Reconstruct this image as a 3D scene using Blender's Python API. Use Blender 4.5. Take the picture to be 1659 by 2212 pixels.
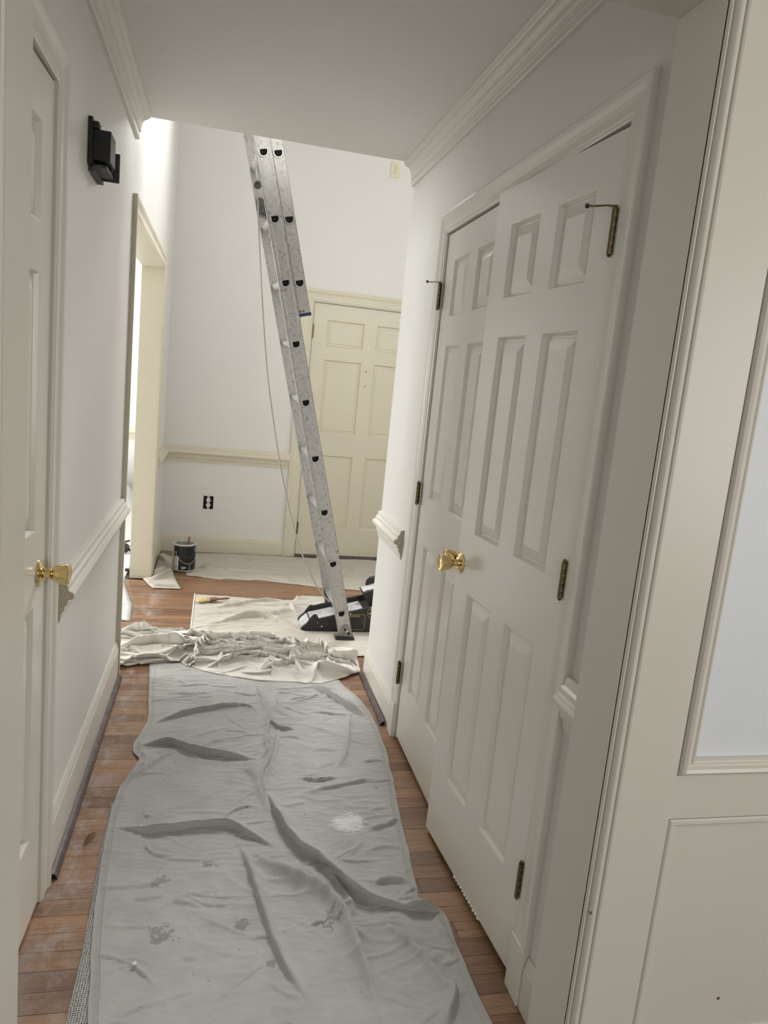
import bpy, bmesh, math, random
import numpy as np
from mathutils import Vector, Matrix
random.seed(7); RNG = np.random.default_rng(11)
for o in list(bpy.data.objects): bpy.data.objects.remove(o)
SC = bpy.context.scene
COL = SC.collection
PI = math.pi

# ------------------------------------------------------------------ camera
FPX, CX, CY, HC = 1576.2, 829.5, 1106.0, 1.455
def cam_axes(yaw, pitch, roll):
    f = np.array([math.sin(yaw)*math.cos(pitch), math.cos(yaw)*math.cos(pitch), math.sin(pitch)])
    r0 = np.array([math.cos(yaw), -math.sin(yaw), 0.0]); u0 = np.cross(r0, f)
    r = math.cos(roll)*r0 + math.sin(roll)*u0
    return r, np.cross(r, f), f
CR, CU, CF = cam_axes(math.radians(13.387), math.radians(-9.616), math.radians(5.703))
cam = bpy.data.cameras.new('camera'); co = bpy.data.objects.new('camera', cam); COL.objects.link(co)
cam.sensor_fit = 'HORIZONTAL'; cam.sensor_width = 36.0; cam.lens = FPX/1659*36.0
cam.clip_start = 0.02; cam.clip_end = 100
co.matrix_world = Matrix(((CR[0], CU[0], -CF[0], 0), (CR[1], CU[1], -CF[1], 0), (CR[2], CU[2], -CF[2], HC), (0, 0, 0, 1)))
SC.camera = co
def ray(u, v): return CR*(u-CX)/FPX - CU*(v-CY)/FPX + CF
def at(ax, val, u, v):
    d = ray(u, v); c = np.array([0, 0, HC]); return c + (val-c[ax])/d[ax]*d
def fl(u, v, z=0.0):
    p = at(2, z, u, v); return (p[0], p[1])

# ------------------------------------------------------------------ world, exposure, window light
w = bpy.data.worlds.new('world'); SC.world = w; w.use_nodes = True
bg = w.node_tree.nodes['Background']; bg.inputs[0].default_value = (0.90, 0.95, 1.0, 1); bg.inputs[1].default_value = 0.4
vs = SC.view_settings; vs.view_transform = 'Standard'; vs.look = 'None'; vs.gamma = 1.0; vs.use_curve_mapping = False
vs.exposure = 0.78
def area(name, loc, direction, sx, sy, power, col, spread=None):
    l = bpy.data.lights.new(name, 'AREA'); l.shape = 'RECTANGLE'; l.size = sx; l.size_y = sy; l.energy = power; l.color = col
    o = bpy.data.objects.new(name, l); COL.objects.link(o); o.location = loc
    if spread: l.spread = spread
    o.rotation_euler = Vector(direction).to_track_quat('-Z', 'Y').to_euler()
    return o
# daylight entering each window opening, the last one an added fill (the windows are built further down)
area('daylight_dining', (-3.68, 5.2, 1.45), (1, 0, -0.05), 2.0, 1.5, 96, (0.985, 0.985, 0.955))
area('daylight_transom', (1.15, 6.06, 4.0), (-0.02, -1, -0.5), 1.5, 1.4, 80, (0.985, 0.98, 0.95), 2.0)
area('daylight_foyer', (2.66, 4.6, 3.85), (-1, 0, -0.25), 1.5, 1.5, 5, (1.0, 0.985, 0.96))
area('daylight_room_a', (-0.9, -3.46, 1.5), (0, 1, 0), 1.5, 1.5, 17, (0.99, 0.965, 0.90))
area('added_room_fill_b', (2.84, -1.3, 1.5), (-1, 0, 0), 1.5, 1.5, 33, (0.99, 0.965, 0.90))  # fill at an added side window, rakes the panelled wall and spares the hall

# ------------------------------------------------------------------ materials
MATS = {}
def NT(name):
    m = bpy.data.materials.new(name); m.use_nodes = True; MATS[name] = m
    nt = m.node_tree; return m, nt, nt.nodes['Principled BSDF']
def N(nt, typ, **kw):
    n = nt.nodes.new(typ)
    for k, v in kw.items():
        if k == 'ins':
            for a, b in v.items(): n.inputs[a].default_value = b
        else: setattr(n, k, v)
    return n
def L(nt, a, b): nt.links.new(a, b)
def rgba(c): return (c[0], c[1], c[2], 1)
def srgb(r, g, b):
    f = lambda v: (v/255/12.92) if v/255 <= 0.04045 else ((v/255+0.055)/1.055)**2.4
    return (f(r), f(g), f(b))
def coords(nt, kind='Object', scale=(1, 1, 1)):
    if kind == 'World':
        g = N(nt, 'ShaderNodeNewGeometry'); src = g.outputs['Position']
    else:
        t = N(nt, 'ShaderNodeTexCoord'); src = t.outputs[kind]
    mp = N(nt, 'ShaderNodeMapping'); mp.inputs['Scale'].default_value = scale; L(nt, src, mp.inputs['Vector']); return mp.outputs[0]
def ramp(nt, src, stops):
    r = N(nt, 'ShaderNodeValToRGB'); e = r.color_ramp.elements
    while len(e) < len(stops): e.new(0.5)
    for i, (p, c) in enumerate(stops): e[i].position = p; e[i].color = rgba(c)
    L(nt, src, r.inputs[0]); return r.outputs[0]
def noise(nt, vec, scale, detail=3, rough=0.5, dist=0.0):
    n = N(nt, 'ShaderNodeTexNoise'); n.inputs['Scale'].default_value = scale; n.inputs['Detail'].default_value = detail
    n.inputs['Roughness'].default_value = rough; n.inputs['Distortion'].default_value = dist; L(nt, vec, n.inputs['Vector']); return n.outputs['Fac']
def bump(nt, bs, h, strength=0.2, dist=0.002):
    b = N(nt, 'ShaderNodeBump'); b.inputs['Strength'].default_value = strength; b.inputs['Distance'].default_value = dist
    L(nt, h, b.inputs['Height']); L(nt, b.outputs[0], bs.inputs['Normal'])
def mixc(nt, fac, a, b, mode='MIX'):
    m = N(nt, 'ShaderNodeMix', data_type='RGBA', blend_type=mode)
    for s, v in ((m.inputs[0], fac), (m.inputs[6], a), (m.inputs[7], b)):
        if isinstance(v, (int, float)): s.default_value = v
        elif isinstance(v, tuple): s.default_value = rgba(v)
        else: L(nt, v, s)
    return m.outputs[2]
def math_n(nt, op, a, b=None, c=None, clamp=False):
    m = N(nt, 'ShaderNodeMath', operation=op, use_clamp=clamp)
    for i, v in enumerate((a, b, c)):
        if v is None: continue
        if isinstance(v, (int, float)): m.inputs[i].default_value = v
        else: L(nt, v, m.inputs[i])
    return m.outputs[0]
def plain(name, col, rough=0.5, metal=0.0, var=0.06, vscale=6, bscale=0, bstr=0.1, spec=0.5):
    m, nt, b = NT(name); v = coords(nt)
    n = noise(nt, v, vscale, 4)
    lo = tuple(x*(1-var) for x in col); hi = tuple(min(1, x*(1+var)) for x in col)
    L(nt, ramp(nt, n, [(0.3, lo), (0.7, hi)]), b.inputs['Base Color'])
    b.inputs['Roughness'].default_value = rough; b.inputs['Metallic'].default_value = metal
    b.inputs['Specular IOR Level'].default_value = spec
    if bscale: bump(nt, b, noise(nt, v, bscale, 3), bstr)
    return m
WALL = plain('wall_paint', (0.778, 0.768, 0.745), 0.42, var=0.012, vscale=1.5, bscale=140, bstr=0.05)
CEIL = plain('ceiling_paint', (0.835, 0.825, 0.805), 0.8, var=0.012, vscale=1.5, bscale=90, bstr=0.06)
TRIM = plain('hall_trim_paint', (0.74, 0.715, 0.655), 0.33, var=0.015, vscale=3, bscale=60, bstr=0.03)
CREAM = plain('foyer_trim_cream_paint', (0.71, 0.665, 0.535), 0.38, var=0.02, vscale=3, bscale=60, bstr=0.04)
WHITEP = plain('white_field_paint', (0.78, 0.80, 0.85), 0.5, var=0.01, vscale=2, bscale=120, bstr=0.05)
PANELP = plain('panel_wall_paint', (0.70, 0.665, 0.60), 0.38, var=0.015, vscale=3, bscale=70, bstr=0.03)
def door_mat(name, col, sc):
    m, nt, b = NT(name); v = coords(nt, 'World', sc)
    g = noise(nt, v, 1.0, 5, 0.6, 0.4)
    b.inputs['Base Color'].default_value = rgba(col); b.inputs['Roughness'].default_value = 0.24
    bump(nt, b, g, 0.16, 0.0008); return m
DOORM = door_mat('closet_door_grain_paint', (0.80, 0.775, 0.72), (260, 260, 9))
DOORL = door_mat('side_door_paint', (0.73, 0.70, 0.635), (200, 200, 7))
DOORF = door_mat('front_door_cream_paint', (0.70, 0.655, 0.525), (50, 50, 8))
BRASS = plain('polished_brass', (0.78, 0.60, 0.30), 0.12, 1.0, var=0.05)
BRONZE = plain('tarnished_brass', (0.22, 0.18, 0.10), 0.38, 1.0, var=0.5, vscale=90)
def alu():
    m, nt, b = NT('worn_aluminium'); v = coords(nt)
    n = noise(nt, v, 55, 6, 0.7); n2 = noise(nt, v, 9, 3)
    c = ramp(nt, n, [(0.31, (0.10, 0.095, 0.09)), (0.41, (0.47, 0.462, 0.45)), (0.75, (0.64, 0.63, 0.61))])
    L(nt, mixc(nt, math_n(nt, 'MULTIPLY', n2, 0.35), c, (0.42, 0.41, 0.40)), b.inputs['Base Color'])
    b.inputs['Metallic'].default_value = 0.75
    L(nt, math_n(nt, 'MULTIPLY_ADD', n, 0.25, 0.33), b.inputs['Roughness']); bump(nt, b, n, 0.1, 0.001); return m
ALU = alu()
FOOTM = plain('grey_foot_casting', (0.27, 0.265, 0.255), 0.5, 0.6, var=0.3, vscale=50)
RUNG = plain('bright_rung_aluminium', (0.72, 0.72, 0.72), 0.3, 0.85, var=0.06, vscale=40)
BLACK = plain('black_plastic', (0.018, 0.018, 0.017), 0.5, var=0.3, vscale=20)
VOID = plain('black_and_hollow_shade', (0.004, 0.004, 0.004), 0.9)  # near-black: painted shade in rung ends, also black parts and print
GREYP = plain('grey_scuffed_plastic', (0.075, 0.072, 0.07), 0.6, var=0.4, vscale=50)
BLUE = plain('blue_rail_end', (0.02, 0.035, 0.12), 0.5, var=0.3, vscale=60)
IVORY = plain('ivory_plastic', (0.80, 0.73, 0.55), 0.35)
WHITEPL = plain('white_plastic', (0.82, 0.82, 0.80), 0.35)
STEEL = plain('galvanised_steel', (0.55, 0.55, 0.56), 0.4, 1.0, var=0.15, vscale=60)
TIN = plain('can_tin_with_paint_drips', (0.62, 0.605, 0.56), 0.45, 0.4, var=0.2, vscale=35)
PAINT = plain('wet_grey_paint', (0.36, 0.335, 0.30), 0.25, var=0.05)
LABELB = plain('black_can_label', (0.010, 0.011, 0.010), 0.35, var=0.3, vscale=10)
LGREY = plain('grey_label_print', (0.042, 0.044, 0.042), 0.5)
LWHITE = plain('white_label_paper', (0.62, 0.62, 0.60), 0.5, var=0.1, vscale=60)
LPURP = plain('purple_label_print', (0.09, 0.08, 0.24), 0.5)
DARKWOOD = plain('stained_shoe_wood', (0.115, 0.082, 0.085), 0.42, var=0.45, vscale=45)
ROPE = plain('braided_rope', (0.46, 0.42, 0.36), 0.85, var=0.35, vscale=260)
HANDLE = plain('paint_spattered_wood_handle', (0.30, 0.155, 0.11), 0.5, var=0.6, vscale=90)
BRISTLE = plain('yellow_bristle', (0.62, 0.50, 0.24), 0.7, var=0.35, vscale=120)
FERRULE = plain('brush_ferrule_brown', (0.20, 0.10, 0.05), 0.45, var=0.6, vscale=160)
YELLOW = plain('yellow_print', (0.55, 0.48, 0.14), 0.5)
CHIP = plain('white_paint_chip', (0.80, 0.79, 0.75), 0.6)
LEAF = plain('dry_brown_leaf', (0.17, 0.085, 0.03), 0.7, var=0.3, vscale=60)
SCREW = plain('dull_screw', (0.40, 0.37, 0.31), 0.4, 0.9)
GLASSM, gnt, gb = NT('window_glass')
gb.inputs['Transmission Weight'].default_value = 1.0; gb.inputs['Roughness'].default_value = 0.0; gb.inputs['IOR'].default_value = 1.02
def oak():
    m, nt, b = NT('oak_strip_floor')
    oi = N(nt, 'ShaderNodeObjectInfo'); t = N(nt, 'ShaderNodeTexCoord')
    off = N(nt, 'ShaderNodeVectorMath', operation='SCALE'); cmb = N(nt, 'ShaderNodeCombineXYZ')
    L(nt, oi.outputs['Random'], cmb.inputs[0]); L(nt, oi.outputs['Random'], cmb.inputs[1]); L(nt, cmb.outputs[0], off.inputs[0]); off.inputs['Scale'].default_value = 37.0
    g = N(nt, 'ShaderNodeNewGeometry')
    add = N(nt, 'ShaderNodeVectorMath', operation='ADD'); L(nt, g.outputs['Position'], add.inputs[0]); L(nt, off.outputs[0], add.inputs[1])
    mp = N(nt, 'ShaderNodeMapping'); mp.inputs['Scale'].default_value = (3.2, 60, 1); L(nt, add.outputs[0], mp.inputs[0])
    g1 = noise(nt, mp.outputs[0], 1.0, 6, 0.65, 1.1)
    mp2 = N(nt, 'ShaderNodeMapping'); mp2.inputs['Scale'].default_value = (16, 420, 1); L(nt, add.outputs[0], mp2.inputs[0])
    g2 = noise(nt, mp2.outputs[0], 1.0, 4, 0.6, 0.3)
    grain = ramp(nt, g1, [(0.28, (0.17, 0.085, 0.045)), (0.47, (0.285, 0.157, 0.088)), (0.72, (0.375, 0.215, 0.126))])
    tone = ramp(nt, oi.outputs['Random'], [(0.0, (0.62, 0.60, 0.60)), (0.45, (0.95, 0.93, 0.90)), (0.8, (1.12, 1.1, 1.05)), (1.0, (1.35, 1.35, 1.36))])
    c = mixc(nt, 1.0, grain, tone, 'MULTIPLY')
    c = mixc(nt, math_n(nt, 'MULTIPLY', math_n(nt, 'LESS_THAN', g2, 0.43), 0.4), c, (0.075, 0.037, 0.02))
    # pale plaster dust trodden along the left wall
    sp = N(nt, 'ShaderNodeSeparateXYZ'); L(nt, g.outputs['Position'], sp.inputs[0])
    d = math_n(nt, 'SUBTRACT', 1.0, math_n(nt, 'DIVIDE', math_n(nt, 'ABSOLUTE', math_n(nt, 'ADD', sp.outputs[0], 0.34)), 0.11), clamp=True)
    mp3 = N(nt, 'ShaderNodeMapping'); mp3.inputs['Scale'].default_value = (14, 9, 1); L(nt, g.outputs['Position'], mp3.inputs[0])
    dn = noise(nt, mp3.outputs[0], 1.0, 7, 0.75)
    dm = math_n(nt, 'MULTIPLY', d, ramp(nt, dn, [(0.45, (0, 0, 0)), (0.70, (0.8, 0.8, 0.8))]))
    c = mixc(nt, dm, c, (0.55, 0.50, 0.50))
    L(nt, c, b.inputs['Base Color'])
    L(nt, math_n(nt, 'MULTIPLY_ADD', dm, 0.4, 0.36), b.inputs['Roughness'])
    bump(nt, b, math_n(nt, 'ADD', g1, math_n(nt, 'MULTIPLY', g2, 0.5)), 0.18, 0.0008); return m
OAK = oak()
SUBF = plain('dark_floor_joint', (0.03, 0.018, 0.011), 0.8)
def disc_mask(nt, pos, cx, cy, rx, ry, ang=0.0):
    mp = N(nt, 'ShaderNodeMapping', vector_type='TEXTURE'); mp.inputs['Location'].default_value = (cx, cy, 0); mp.inputs['Rotation'].default_value = (0, 0, ang)
    mp.inputs['Scale'].default_value = (rx, ry, 1); L(nt, pos, mp.inputs[0])
    s = N(nt, 'ShaderNodeSeparateXYZ'); L(nt, mp.outputs[0], s.inputs[0])
    r = math_n(nt, 'SQRT', math_n(nt, 'ADD', math_n(nt, 'MULTIPLY', s.outputs[0], s.outputs[0]), math_n(nt, 'MULTIPLY', s.outputs[1], s.outputs[1])))
    return math_n(nt, 'SUBTRACT', 1.0, r, clamp=True)
def canvas(name, col, dark, spots=0.63, spotcol=(0.10, 0.095, 0.085), stains=(), smear=None, weave=900):
    m, nt, b = NT(name)
    g = N(nt, 'ShaderNodeNewGeometry'); P = g.outputs['Position']
    v = coords(nt, 'World', (1, 1, 1))
    n1 = noise(nt, v, 7, 5, 0.6)
    c = ramp(nt, n1, [(0.3, dark), (0.7, col)])
    n2 = noise(nt, v, 60, 3, 0.5)
    c = mixc(nt, ramp(nt, n2, [(spots+0.06, (0, 0, 0)), (spots+0.10, (0.7, 0.7, 0.7))]), c, spotcol)
    n3 = noise(nt, v, 38, 6, 0.75)
    for (cx, cy, rx, ry, ang) in stains:
        dm = disc_mask(nt, P, cx, cy, rx, ry, ang)
        mk = math_n(nt, 'MULTIPLY', math_n(nt, 'GREATER_THAN', math_n(nt, 'MULTIPLY', math_n(nt, 'POWER', dm, 0.5), n3), 0.435), 0.5)
        c = mixc(nt, mk, c, spotcol)
    if smear:
        dm = disc_mask(nt, P, *smear)
        mp = N(nt, 'ShaderNodeMapping'); mp.inputs['Rotation'].default_value = (0, 0, 0.7); mp.inputs['Scale'].default_value = (35, 260, 1); L(nt, P, mp.inputs[0])
        st = noise(nt, mp.outputs[0], 1, 4, 0.6)
        mk = math_n(nt, 'GREATER_THAN', math_n(nt, 'MULTIPLY', math_n(nt, 'POWER', dm, 0.35), st), 0.36)
        c = mixc(nt, math_n(nt, 'MULTIPLY', mk, 0.9), c, (0.75, 0.76, 0.78))
    L(nt, c, b.inputs['Base Color']); b.inputs['Roughness'].default_value = 0.9; b.inputs['Specular IOR Level'].default_value = 0.15
    b.inputs['Sheen Weight'].default_value = 0.15
    wv = noise(nt, v, weave, 2, 0.5); wr = noise(nt, v, 34, 5, 0.62)
    bump(nt, b, math_n(nt, 'ADD', math_n(nt, 'MULTIPLY', wv, 0.25), wr), 0.30, 0.004); return m
def F(u, v): return fl(u, v)
sm = F(752, 1782)
ST = [(F(720, 1995)[0], F(720, 1995)[1], 0.12, 0.09, 0.4), (F(345, 2025)[0], F(345, 2025)[1], 0.10, 0.09, 0.3), (F(520, 2000)[0], F(520, 2000)[1], 0.07, 0.06, 0.5),
      (F(345, 1910)[0], F(345, 1910)[1], 0.08, 0.05, 0.6), (F(590, 2095)[0], F(590, 2095)[1], 0.04, 0.05, 0.1), (F(690, 2000)[0], F(690, 2000)[1], 0.06, 0.05, 0.1),
      (F(460, 1870)[0], F(460, 1870)[1], 0.06, 0.06, 0.1), (F(312, 1768)[0], F(312, 1768)[1], 0.05, 0.045, 0.0)]
RUNNER = canvas('grey_canvas', (0.485, 0.482, 0.47), (0.42, 0.417, 0.405), 0.66, (0.13, 0.125, 0.115), ST, (sm[0], sm[1], 0.085, 0.075, 0.2))
CREAMC = canvas('cream_canvas', (0.84, 0.815, 0.77), (0.79, 0.76, 0.71), 0.70, (0.20, 0.18, 0.16))
LADC = canvas('pale_spotted_canvas', (0.64, 0.60, 0.535), (0.56, 0.52, 0.46), 0.64, (0.13, 0.12, 0.105))
DOORC = canvas('beige_spotted_canvas', (0.60, 0.56, 0.49), (0.52, 0.48, 0.415), 0.60, (0.10, 0.095, 0.085))
WHITEC = canvas('white_dust_sheet', (0.80, 0.80, 0.79), (0.73, 0.73, 0.72), 0.72)
def meshmat():
    m, nt, b = NT('dotted_rubber_backing'); v = coords(nt, 'World', (1, 1, 0))
    vo = N(nt, 'ShaderNodeTexVoronoi'); vo.inputs['Scale'].default_value = 170; vo.inputs['Randomness'].default_value = 0.25; L(nt, v, vo.inputs['Vector'])
    L(nt, ramp(nt, vo.outputs['Distance'], [(0.26, (0.07, 0.068, 0.066)), (0.42, (0.46, 0.45, 0.435))]), b.inputs['Base Color'])
    b.inputs['Roughness'].default_value = 0.8; return m
MESHM = meshmat()
def tread_mat():
    m, nt, b = NT('scuffed_white_tread'); v = coords(nt)
    n = noise(nt, v, 30, 7, 0.72)
    L(nt, ramp(nt, n, [(0.36, (0.03, 0.03, 0.035)), (0.44, (0.55, 0.55, 0.56)), (0.75, (0.70, 0.70, 0.70))]), b.inputs['Base Color'])
    b.inputs['Roughness'].default_value = 0.5; bump(nt, b, n, 0.2, 0.001); return m
TREAD = tread_mat()
def speck_black():
    m, nt, b = NT('paint_specked_black_plastic'); v = coords(nt)
    n = noise(nt, v, 85, 3, 0.5)
    L(nt, ramp(nt, n, [(0.70, (0.022, 0.022, 0.023)), (0.735, (0.45, 0.45, 0.46))]), b.inputs['Base Color'])
    b.inputs['Roughness'].default_value = 0.55; bump(nt, b, noise(nt, v, 300, 2), 0.15, 0.001); return m
SPECK = speck_black()

# ------------------------------------------------------------------ mesh helpers
WL = {}
def mk(name, verts, faces, mat, parent=None, smooth=False, label=None, cat=None, group=None, kind=None, loc=None, bev=0):
    v = np.asarray(verts, dtype=float)
    if loc is None:
        mn, mx = v.min(0), v.max(0); loc = np.array([(mn[0]+mx[0])/2, (mn[1]+mx[1])/2, mn[2]])
    loc = np.asarray(loc, float)
    me = bpy.data.meshes.new(name); me.from_pydata([tuple(p) for p in (v-loc)], [], [tuple(f) for f in faces])
    if mat: me.materials.append(mat)
    me.update()
    bm = bmesh.new(); bm.from_mesh(me); bmesh.ops.recalc_face_normals(bm, faces=bm.faces); bm.to_mesh(me); bm.free()
    if smooth:
        me.shade_smooth()
        if smooth != 1:
            me.set_sharp_from_angle(angle=math.radians(smooth))
    o = bpy.data.objects.new(name, me); COL.objects.link(o)
    pl = WL[parent.name] if parent else np.zeros(3)
    o.parent = parent; o.location = tuple(loc-pl); WL[o.name] = loc
    if bev:
        b = o.modifiers.new('bevel', 'BEVEL'); b.width = bev; b.segments = 2; b.limit_method = 'ANGLE'
    tag(o, label, cat, group, kind); return o
def tag(o, label=None, cat=None, group=None, kind=None):
    if label: o['label'] = label
    if cat: o['category'] = cat
    if group: o['group'] = group
    if kind: o['kind'] = kind
    return o
def empty(name, loc, label=None, cat=None, group=None, kind=None):
    o = bpy.data.objects.new(name, None); COL.objects.link(o); o.location = loc; o.empty_display_size = 0.05
    WL[o.name] = np.array(loc, float); return tag(o, label, cat, group, kind)
class G:
    def __init__(s): s.v = []; s.f = []
    def add(s, v, f):
        n = len(s.v); s.v += [tuple(p) for p in v]; s.f += [tuple(i+n for i in q) for q in f]; return s
    def box(s, x0, x1, y0, y1, z0, z1):
        v = [(x, y, z) for z in (z0, z1) for y in (y0, y1) for x in (x0, x1)]
        return s.add(v, [(0, 1, 3, 2), (4, 6, 7, 5), (0, 4, 5, 1), (1, 5, 7, 3), (3, 7, 6, 2), (2, 6, 4, 0)])
    def prism(s, pts, fn0, fn1):
        n = len(pts); v = [fn0(p) for p in pts]+[fn1(p) for p in pts]
        return s.add(v, [tuple(range(n)), tuple(range(2*n-1, n-1, -1))]+[(i, (i+1) % n, n+(i+1) % n, n+i) for i in range(n)])
    def tube(s, pts, r, seg=10, cap=True):
        P = [np.array(p, float) for p in pts]; rr = r if hasattr(r, '__len__') else [r]*len(P)
        rings = []; up = np.array([0.03, 0.02, 1.0])
        for i, p in enumerate(P):
            d = (P[min(i+1, len(P)-1)]-P[max(i-1, 0)]); d /= np.linalg.norm(d)+1e-12
            u = np.cross(d, up)
            if np.linalg.norm(u) < 0.1: u = np.cross(d, np.array([1.0, 0.1, 0]))
            u /= np.linalg.norm(u); w_ = np.cross(u, d)
            rings.append([p+rr[i]*(math.cos(a)*u+math.sin(a)*w_) for a in np.linspace(0, 2*PI, seg, endpoint=False)])
        v = [q for R in rings for q in R]; f = []
        for i in range(len(P)-1):
            for k in range(seg): f.append((i*seg+k, i*seg+(k+1) % seg, (i+1)*seg+(k+1) % seg, (i+1)*seg+k))
        if cap: f += [tuple(range(seg-1, -1, -1)), tuple((len(P)-1)*seg+k for k in range(seg))]
        return s.add(v, f)
    def lathe(s, prof, O, A, seg=24):
        """prof: (r, h) along axis A from origin O"""
        A = np.array(A, float); A /= np.linalg.norm(A); O = np.array(O, float)
        U = np.cross(A, [0.1, 0.2, 1.0] if abs(A[2]) < 0.9 else [1.0, 0, 0]); U /= np.linalg.norm(U); V = np.cross(A, U)
        v = []; f = []; n = len(prof)
        for (r, h) in prof:
            for a in np.linspace(0, 2*PI, seg, endpoint=False): v.append(O+A*h+max(r, 1e-5)*(math.cos(a)*U+math.sin(a)*V))
        for i in range(n-1):
            for k in range(seg): f.append((i*seg+k, i*seg+(k+1) % seg, (i+1)*seg+(k+1) % seg, (i+1)*seg+k))
        return s.add(v, f)
    def mk(s, name, mat, parent=None, **kw): return mk(name, s.v, s.f, mat, parent, **kw)
def ext(name, prof, fn, a, b, mat, parent=None, **kw):
    """straight moulding: closed profile (u, z) swept from a to b through fn(u, t, z)"""
    return G().prism(prof, lambda p: fn(p[0], a, p[1]), lambda p: fn(p[0], b, p[1])).mk(name, mat, parent, **kw)
XL, XR, YE, YB, ZC = -0.40, 0.81, 3.46, 5.95, 2.475
onL = lambda u, t, z: (XL+u, t, z)
onR = lambda u, t, z: (XR-u, t, z)
onB = lambda u, t, z: (t, YB-u, z)
def frameU(name, prof, fn, t0, t1, zt, mat, z0=0.0, parent=None, **kw):
    """U-shaped door casing, mitred: prof = (a outward from opening edge, u out of wall), closed"""
    g = G(); n = len(prof); st = []
    for (a, u) in prof: st.append(fn(u, t0-a, z0))
    for (a, u) in prof: st.append(fn(u, t0-a, zt+a))
    for (a, u) in prof: st.append(fn(u, t1+a, zt+a))
    for (a, u) in prof: st.append(fn(u, t1+a, z0))
    f = [tuple(range(n)), tuple(range(3*n, 4*n))]
    for s in range(3):
        for i in range(n): f.append((s*n+i, s*n+(i+1) % n, (s+1)*n+(i+1) % n, (s+1)*n+i))
    return g.add(st, f).mk(name, mat, parent, **kw)
def casing_prof(wd, d=0.018):
    return [(0.0, 0.0), (0.0, d*0.5), (0.004, d*0.58), (0.010, d*0.58), (0.013, d*0.72), (wd*0.42, d*0.62), (wd*0.60, d*0.70), (wd*0.72, d*0.92), (wd*0.78, d*1.0), (wd-0.006, d*1.05), (wd, d*0.98), (wd, 0.0)]
STR = dict(kind='structure')

# ------------------------------------------------------------------ floor: strip oak, every board its own piece
floor = G().box(-4.0, 2.9, -3.6, 7.6, -0.06, -0.0165).mk('floor', SUBF, **STR)
board_v = G().box(-0.5, 0.5, -0.5, 0.5, -0.016, 0.0)
bm_me = bpy.data.meshes.new('plank'); bm_me.from_pydata(board_v.v, [], board_v.f); bm_me.materials.append(OAK); bm_me.update()
pitch = 0.0622; y0b = 2.025-13*pitch; nb = 0
row = 0
while y0b+row*pitch < 5.93:
    ya = y0b+row*pitch; row += 1; yc = ya+pitch/2
    if yc < YE-0.02: xa, xb = -0.52, 0.93
    elif yc < 5.1: xa, xb = -1.6, 1.75
    else: xa, xb = -0.39, 1.75
    if row in (13, 12, 11): cuts = [0.667, -0.1] if row != 12 else [0.60, -0.25]
    elif row in (8, 7): cuts = [0.722 if row == 8 else 0.66, 0.0]
    else:
        cuts = []; x = xa+random.uniform(0.25, 1.0)
        while x < xb-0.2: cuts.append(x); x += random.uniform(0.65, 1.5)
    es = sorted([xa, xb]+[c for c in cuts if xa+0.05 < c < xb-0.03])
    for i in range(len(es)-1):
        o = bpy.data.objects.new('plank', bm_me); COL.objects.link(o); o.parent = floor
        o.scale = (es[i+1]-es[i]-0.0012, pitch-0.0014, 1.0)
        l = np.array([(es[i]+es[i+1])/2, yc, random.uniform(-0.0004, 0.0)]); o.location = tuple(l-WL[floor.name]); nb += 1

# ------------------------------------------------------------------ shell
T = 0.13
# left wall: side-door opening y 1.37..1.895, dining opening y 3.47..5.10
g = G().box(XL-T, XL, 1.30, 1.355, 0, ZC).box(XL-T, XL, 1.91, 3.455, 0, ZC).box(XL-T, XL, 1.355, 1.91, 2.065, ZC)
g.box(XL-T, XL, 3.455, 5.115, 2.085, 5.2).box(XL-T, XL, 5.115, YB, 0, 5.2).box(XL-T, XL, 3.30, 3.455, ZC, 5.2)
g.mk('wall_left', WALL, **STR)
# right wall with closet opening y 1.50..2.79
g = G().box(XR, XR+0.12, 1.30, 1.485, 0, ZC).box(XR, XR+0.12, 2.805, YE, 0, ZC).box(XR, XR+0.12, 1.485, 2.805, 2.065, ZC)
g.mk('wall_right', WALL, **STR)
G().box(XR+0.12, 1.6, 1.30, 1.33, 0, ZC).box(XR+0.12, 1.6, 3.0, 3.03, 0, ZC).box(1.57, 1.6, 1.33, 3.0, 0, ZC).mk('wall_closet', WALL, **STR)
# hall ceiling slab, header block to the upper floor
G().box(-0.55, 2.72, 1.165, YE, ZC, 2.80).mk('ceiling', CEIL, **STR)
# foyer: back wall with the front door opening x .675..1.62 and window above, right wall with a tall window, top
g = G().box(-0.53, 0.40, YB, YB+0.14, 0, 5.2).box(1.90, 2.75, YB, YB+0.14, 0, 5.2).box(0.40, 0.675, YB, YB+0.14, 0, 3.3).box(1.62, 1.90, YB, YB+0.14, 0, 3.3).box(0.675, 1.62, YB, YB+0.14, 2.08, 3.3).box(0.40, 1.90, YB, YB+0.14, 4.7, 5.2)
g.mk('wall_back', WALL, **STR)
g = G().box(2.6, 2.72, YE, 3.85, 0, 5.2).box(2.6, 2.72, 5.35, YB, 0, 5.2).box(2.6, 2.72, 3.85, 5.35, 0, 3.1).box(2.6, 2.72, 3.85, 5.35, 4.6, 5.2)
g.mk('wall_foyer', WALL, **STR)
G().box(XR+0.12, 2.72, YE-0.12, YE, 0, ZC).mk('wall_stair', WALL, **STR)
G().box(-0.53, XL, -1.5, 3.30, 2.80, 5.2).box(2.6, 2.72, -1.5, YE, 2.80, 5.2).box(-0.53, 2.72, -1.62, -1.5, 2.80, 5.2).mk('wall_upper', WALL, **STR)
G().box(-0.53, 2.72, -1.6, YE-0.001, 2.801, 2.82).mk('floor_upper', SUBF, **STR)
G().box(-0.6, 2.8, -1.65, YB+0.14, 5.2, 5.3).mk('ceiling_foyer', CEIL, **STR)
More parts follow.
